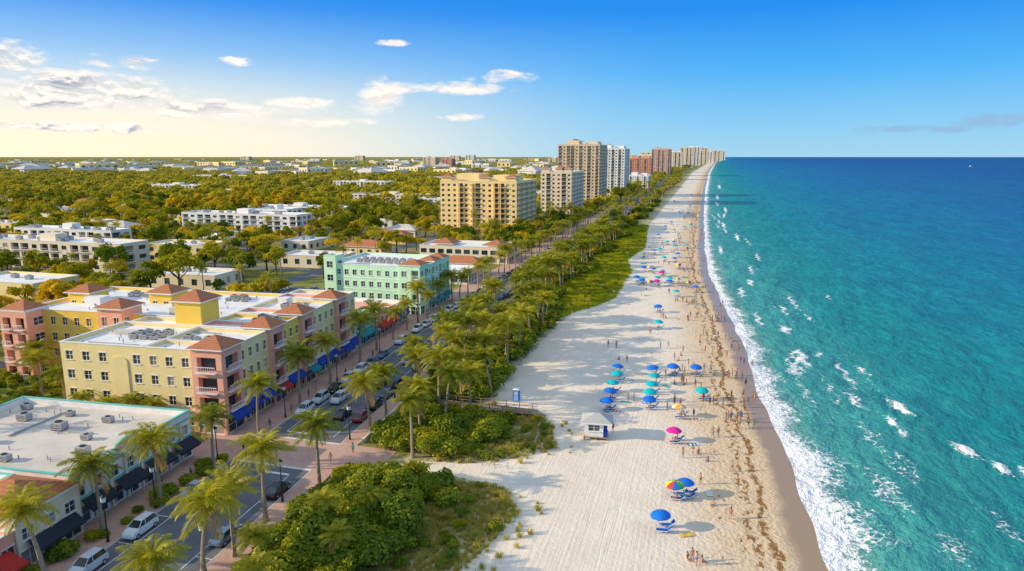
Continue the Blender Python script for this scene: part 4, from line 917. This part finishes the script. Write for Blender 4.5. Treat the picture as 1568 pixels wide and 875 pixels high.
facade(mb,(-2,-1.3),(1,0),2.6,.503,2.6,1,1,WHITE,kind=lambda r,c:('w',.6,.45,.42)); facade(mb,(.6,-1.3),(0,1),2.6,.503,2.6,1,2,WHITE,kind=lambda r,c:('w',.5,.6,.3)); facade(mb,(.6,1.3),(-1,0),2.6,.503,2.6,1,1,WHITE); facade(mb,(-2,1.3),(0,-1),2.6,.503,2.6,1,1,WHITE)
mb.box(.62,1.1,-1.2,1.2,.505,1.3,AWNB)
HR=mat('grey_shingle',(.5,.48,.45)); mb.hip(-2.1,1.4,-1.4,1.4,2.603,.9,HR,ov=.45)
mb.obj('lifeguard_hut',(-14.9,105,gz(-15,105)),R(6)).scale=(1.15,1.15,1.1)
mb=MB(); PB=cm('blue_plastic',(.02,.16,.58)); mb.box(-.6,.6,-.6,.6,0,2.2,PB); mb.box(-.42,.42,-.63,-.603,.12,2.0,cm('light_blue_plastic',(.25,.45,.75)))
mb.poly([(-.66,-.66,2.203),(.66,-.66,2.203),(0,0,2.5)],TRIM);mb.poly([(.66,-.66,2.203),(.66,.66,2.203),(0,0,2.5)],TRIM);mb.poly([(.66,.66,2.203),(-.66,.66,2.203),(0,0,2.5)],TRIM);mb.poly([(-.66,.66,2.203),(-.66,-.66,2.203),(0,0,2.5)],TRIM)
mb.box(-.25,.25,-.64,-.632,1.5,1.7,TRIM); mb.cyl((.4,.4,2.2),(.4,.4,2.8),.05,.05,TRIM,6)
mb.obj('portable_toilet',(-32.4,117.6,0),.1)
mb=MB()
x=-52.
while x<-27: mb.box(x,x+.26,109.6,112,.72,.78,WOOD); x+=.29
for x in np.arange(-52,-26.9,2.4):
    for y in (109.5,112.05): mb.box(x,x+.12,y,y+.1,-.3,1.85,WOOD)
for y in (109.45,112.15):
    for z in (1.2,1.75): mb.box(-52,-27,y,y+.06,z,z+.1,WOOD)
for i in range(5): mb.box(-27+i*.35,-26.68+i*.35,109.7,111.9,.6-i*.15,.66-i*.15,WOOD)
mb.obj('wooden_boardwalk')
mb=MB()
prev=None
for i,x in enumerate(np.arange(-46,-25,2.)):
    y=90.2+.6*math.sin(i*.5); mb.cyl((x,y,-.1),(x,y,1.0),.05,.05,WOOD,6)
    if prev: mb.cyl((*prev,.9),(x,y,.9),.02,.02,WOOD,4); mb.cyl((*prev,.5),(x,y,.5),.02,.02,WOOD,4)
    prev=(x,y)
mb.obj('rope_fence')
mb=MB(); mb.poly([(-9,0,.8),(7,-2,.8),(12,0,1.6),(7,2,.8)],WHITE); mb.box(-8,6,-2,2,-.3,1.2,WHITE); mb.box(-5,3,-1.6,1.6,1.203,3.6,WHITE); mb.box(-3,0,-1,1,3.603,5.,WHITE)
mb.obj('motor_yacht',(1150,3600,0),.5)
# ------------------------------------------------------------------ world
SUNAZ=R(248); EL=R(20)
w=bpy.data.worlds.new('World'); scene.world=w; w.use_nodes=True; nt=w.node_tree; nt.nodes.clear()
out=N(nt,'ShaderNodeOutputWorld')
sky=N(nt,'ShaderNodeTexSky'); sky.sky_type='NISHITA'; sky.sun_disc=False; sky.sun_elevation=EL; sky.sun_rotation=SUNAZ; sky.altitude=40; sky.air_density=1; sky.dust_density=.6; sky.ozone_density=2.5
nish=MIX(nt,1.,sky.outputs[0],(.10,.10,.10),'MULTIPLY')
g=N(nt,'ShaderNodeTexCoord').outputs['Generated']; sx=N(nt,'ShaderNodeSeparateXYZ',{0:g}); X,Y,Z=sx.outputs
azr=M(nt,'ARCTAN2',X,Y); elv=M(nt,'ARCSINE',Z)
grad=RAMP(nt,Z,[(0,(.38,.72,.93)),(.05,(.23,.62,.98)),(.11,(.07,.47,1.0)),(.19,(.0,.28,.95)),(.36,(.05,.30,.85)),(.6,(.40,.60,.86)),(1,(.62,.68,.78))])  # upper stops are out of view and brightened to add fill light
wl2=M(nt,'MULTIPLY',MR(nt,azr,R(6),R(-50),0,.85,True),MR(nt,elv,R(2),R(13),1,0,True))
grad=MIX(nt,wl2,grad,(.70,.87,.97))
wl=M(nt,'MULTIPLY',MR(nt,azr,R(-6),R(-46),0,1,True),MR(nt,elv,R(0),R(8),1,0,True))
grad=MIX(nt,M(nt,'MULTIPLY',wl,.98),grad,(1.25,1.05,.76))
col=MIX(nt,.90,nish,grad)
cv=N(nt,'ShaderNodeCombineXYZ',{0:azr,1:M(nt,'MULTIPLY',elv,2.6)}).outputs[0]
n1=NOISE(nt,cv,19,7,.64,.35); n2=NOISE(nt,N(nt,'ShaderNodeMapping',{'Vector':cv,'Location':(0,.014,0)}).outputs[0],19,7,.64,.35)
mx=None
for (a,e,wa,we) in [(-46.5,4.6,7.5,1.6),(-48.0,3.9,5.0,1.1),(-53,6.2,4.8,1.9),(-44.2,6.5,3.2,.6),(-36.8,7.,1.7,.45),(-25.3,8.75,1.6,.3),(-21.5,5.4,7.5,.6),(-26.6,4.5,2.6,1.7),(-16.5,6.3,3.4,.6),(-39.5,3.5,9,.8),(-33,4.1,4,.5),(-31.6,2.7,6,.5),(-19.9,3.1,2.4,.4),(-48,2.0,9,.5),(19,2.3,4,.6),(14,1.9,5,.4)]:
    dx=M(nt,'DIVIDE',M(nt,'SUBTRACT',azr,R(a)),R(wa)); dy=M(nt,'DIVIDE',M(nt,'SUBTRACT',elv,R(e)),R(we))
    mm=M(nt,'SUBTRACT',1.,M(nt,'ADD',M(nt,'MULTIPLY',dx,dx),M(nt,'MULTIPLY',dy,dy)))
    mx=mm if mx is None else M(nt,'MAXIMUM',mx,mm)
mx=M(nt,'MAXIMUM',mx,-1.)
den=M(nt,'ADD',M(nt,'MULTIPLY',mx,.85),M(nt,'MULTIPLY',M(nt,'SUBTRACT',n1,.5),3.2))
cf=MR(nt,den,.12,1.0,0,.96,True)
shd=MR(nt,M(nt,'SUBTRACT',n2,n1),-.04,.05)
greyf=M(nt,'MULTIPLY',M(nt,'MULTIPLY',shd,MR(nt,den,.35,1.0,.2,1)),MR(nt,azr,R(-36),R(-42),.3,1))
ccol=MIX(nt,greyf,(1.1,1.01,.92),(.40,.45,.54))
ccol=MIX(nt,MR(nt,azr,R(0),R(10)),ccol,(.30,.52,.78))
col=MIX(nt,cf,col,ccol)
bg=N(nt,'ShaderNodeBackground',{0:col,1:1.0}); nt.links.new(bg.outputs[0],out.inputs[0])
ld=bpy.data.lights.new('sun','SUN'); ld.energy=5; ld.angle=R(.5); ld.color=(1,.84,.58)
so=bpy.data.objects.new('sun',ld); link(so)
dirv=Vector((math.sin(SUNAZ)*math.cos(EL),math.cos(SUNAZ)*math.cos(EL),math.sin(EL)))
so.rotation_euler=(-dirv).to_track_quat('-Z','Y').to_euler(); so.location=dirv*500
cd=bpy.data.cameras.new('camera'); cd.lens=24; cd.sensor_width=36; cd.clip_start=1; cd.clip_end=150000
co=bpy.data.objects.new('camera',cd); link(co); co.location=(0,0,45); co.rotation_euler=(R(90-10.7),0,R(15.8)); scene.camera=co
scene.view_settings.view_transform='Standard'; scene.view_settings.look='None'; scene.view_settings.exposure=0
print('built in',time.time()-T0)
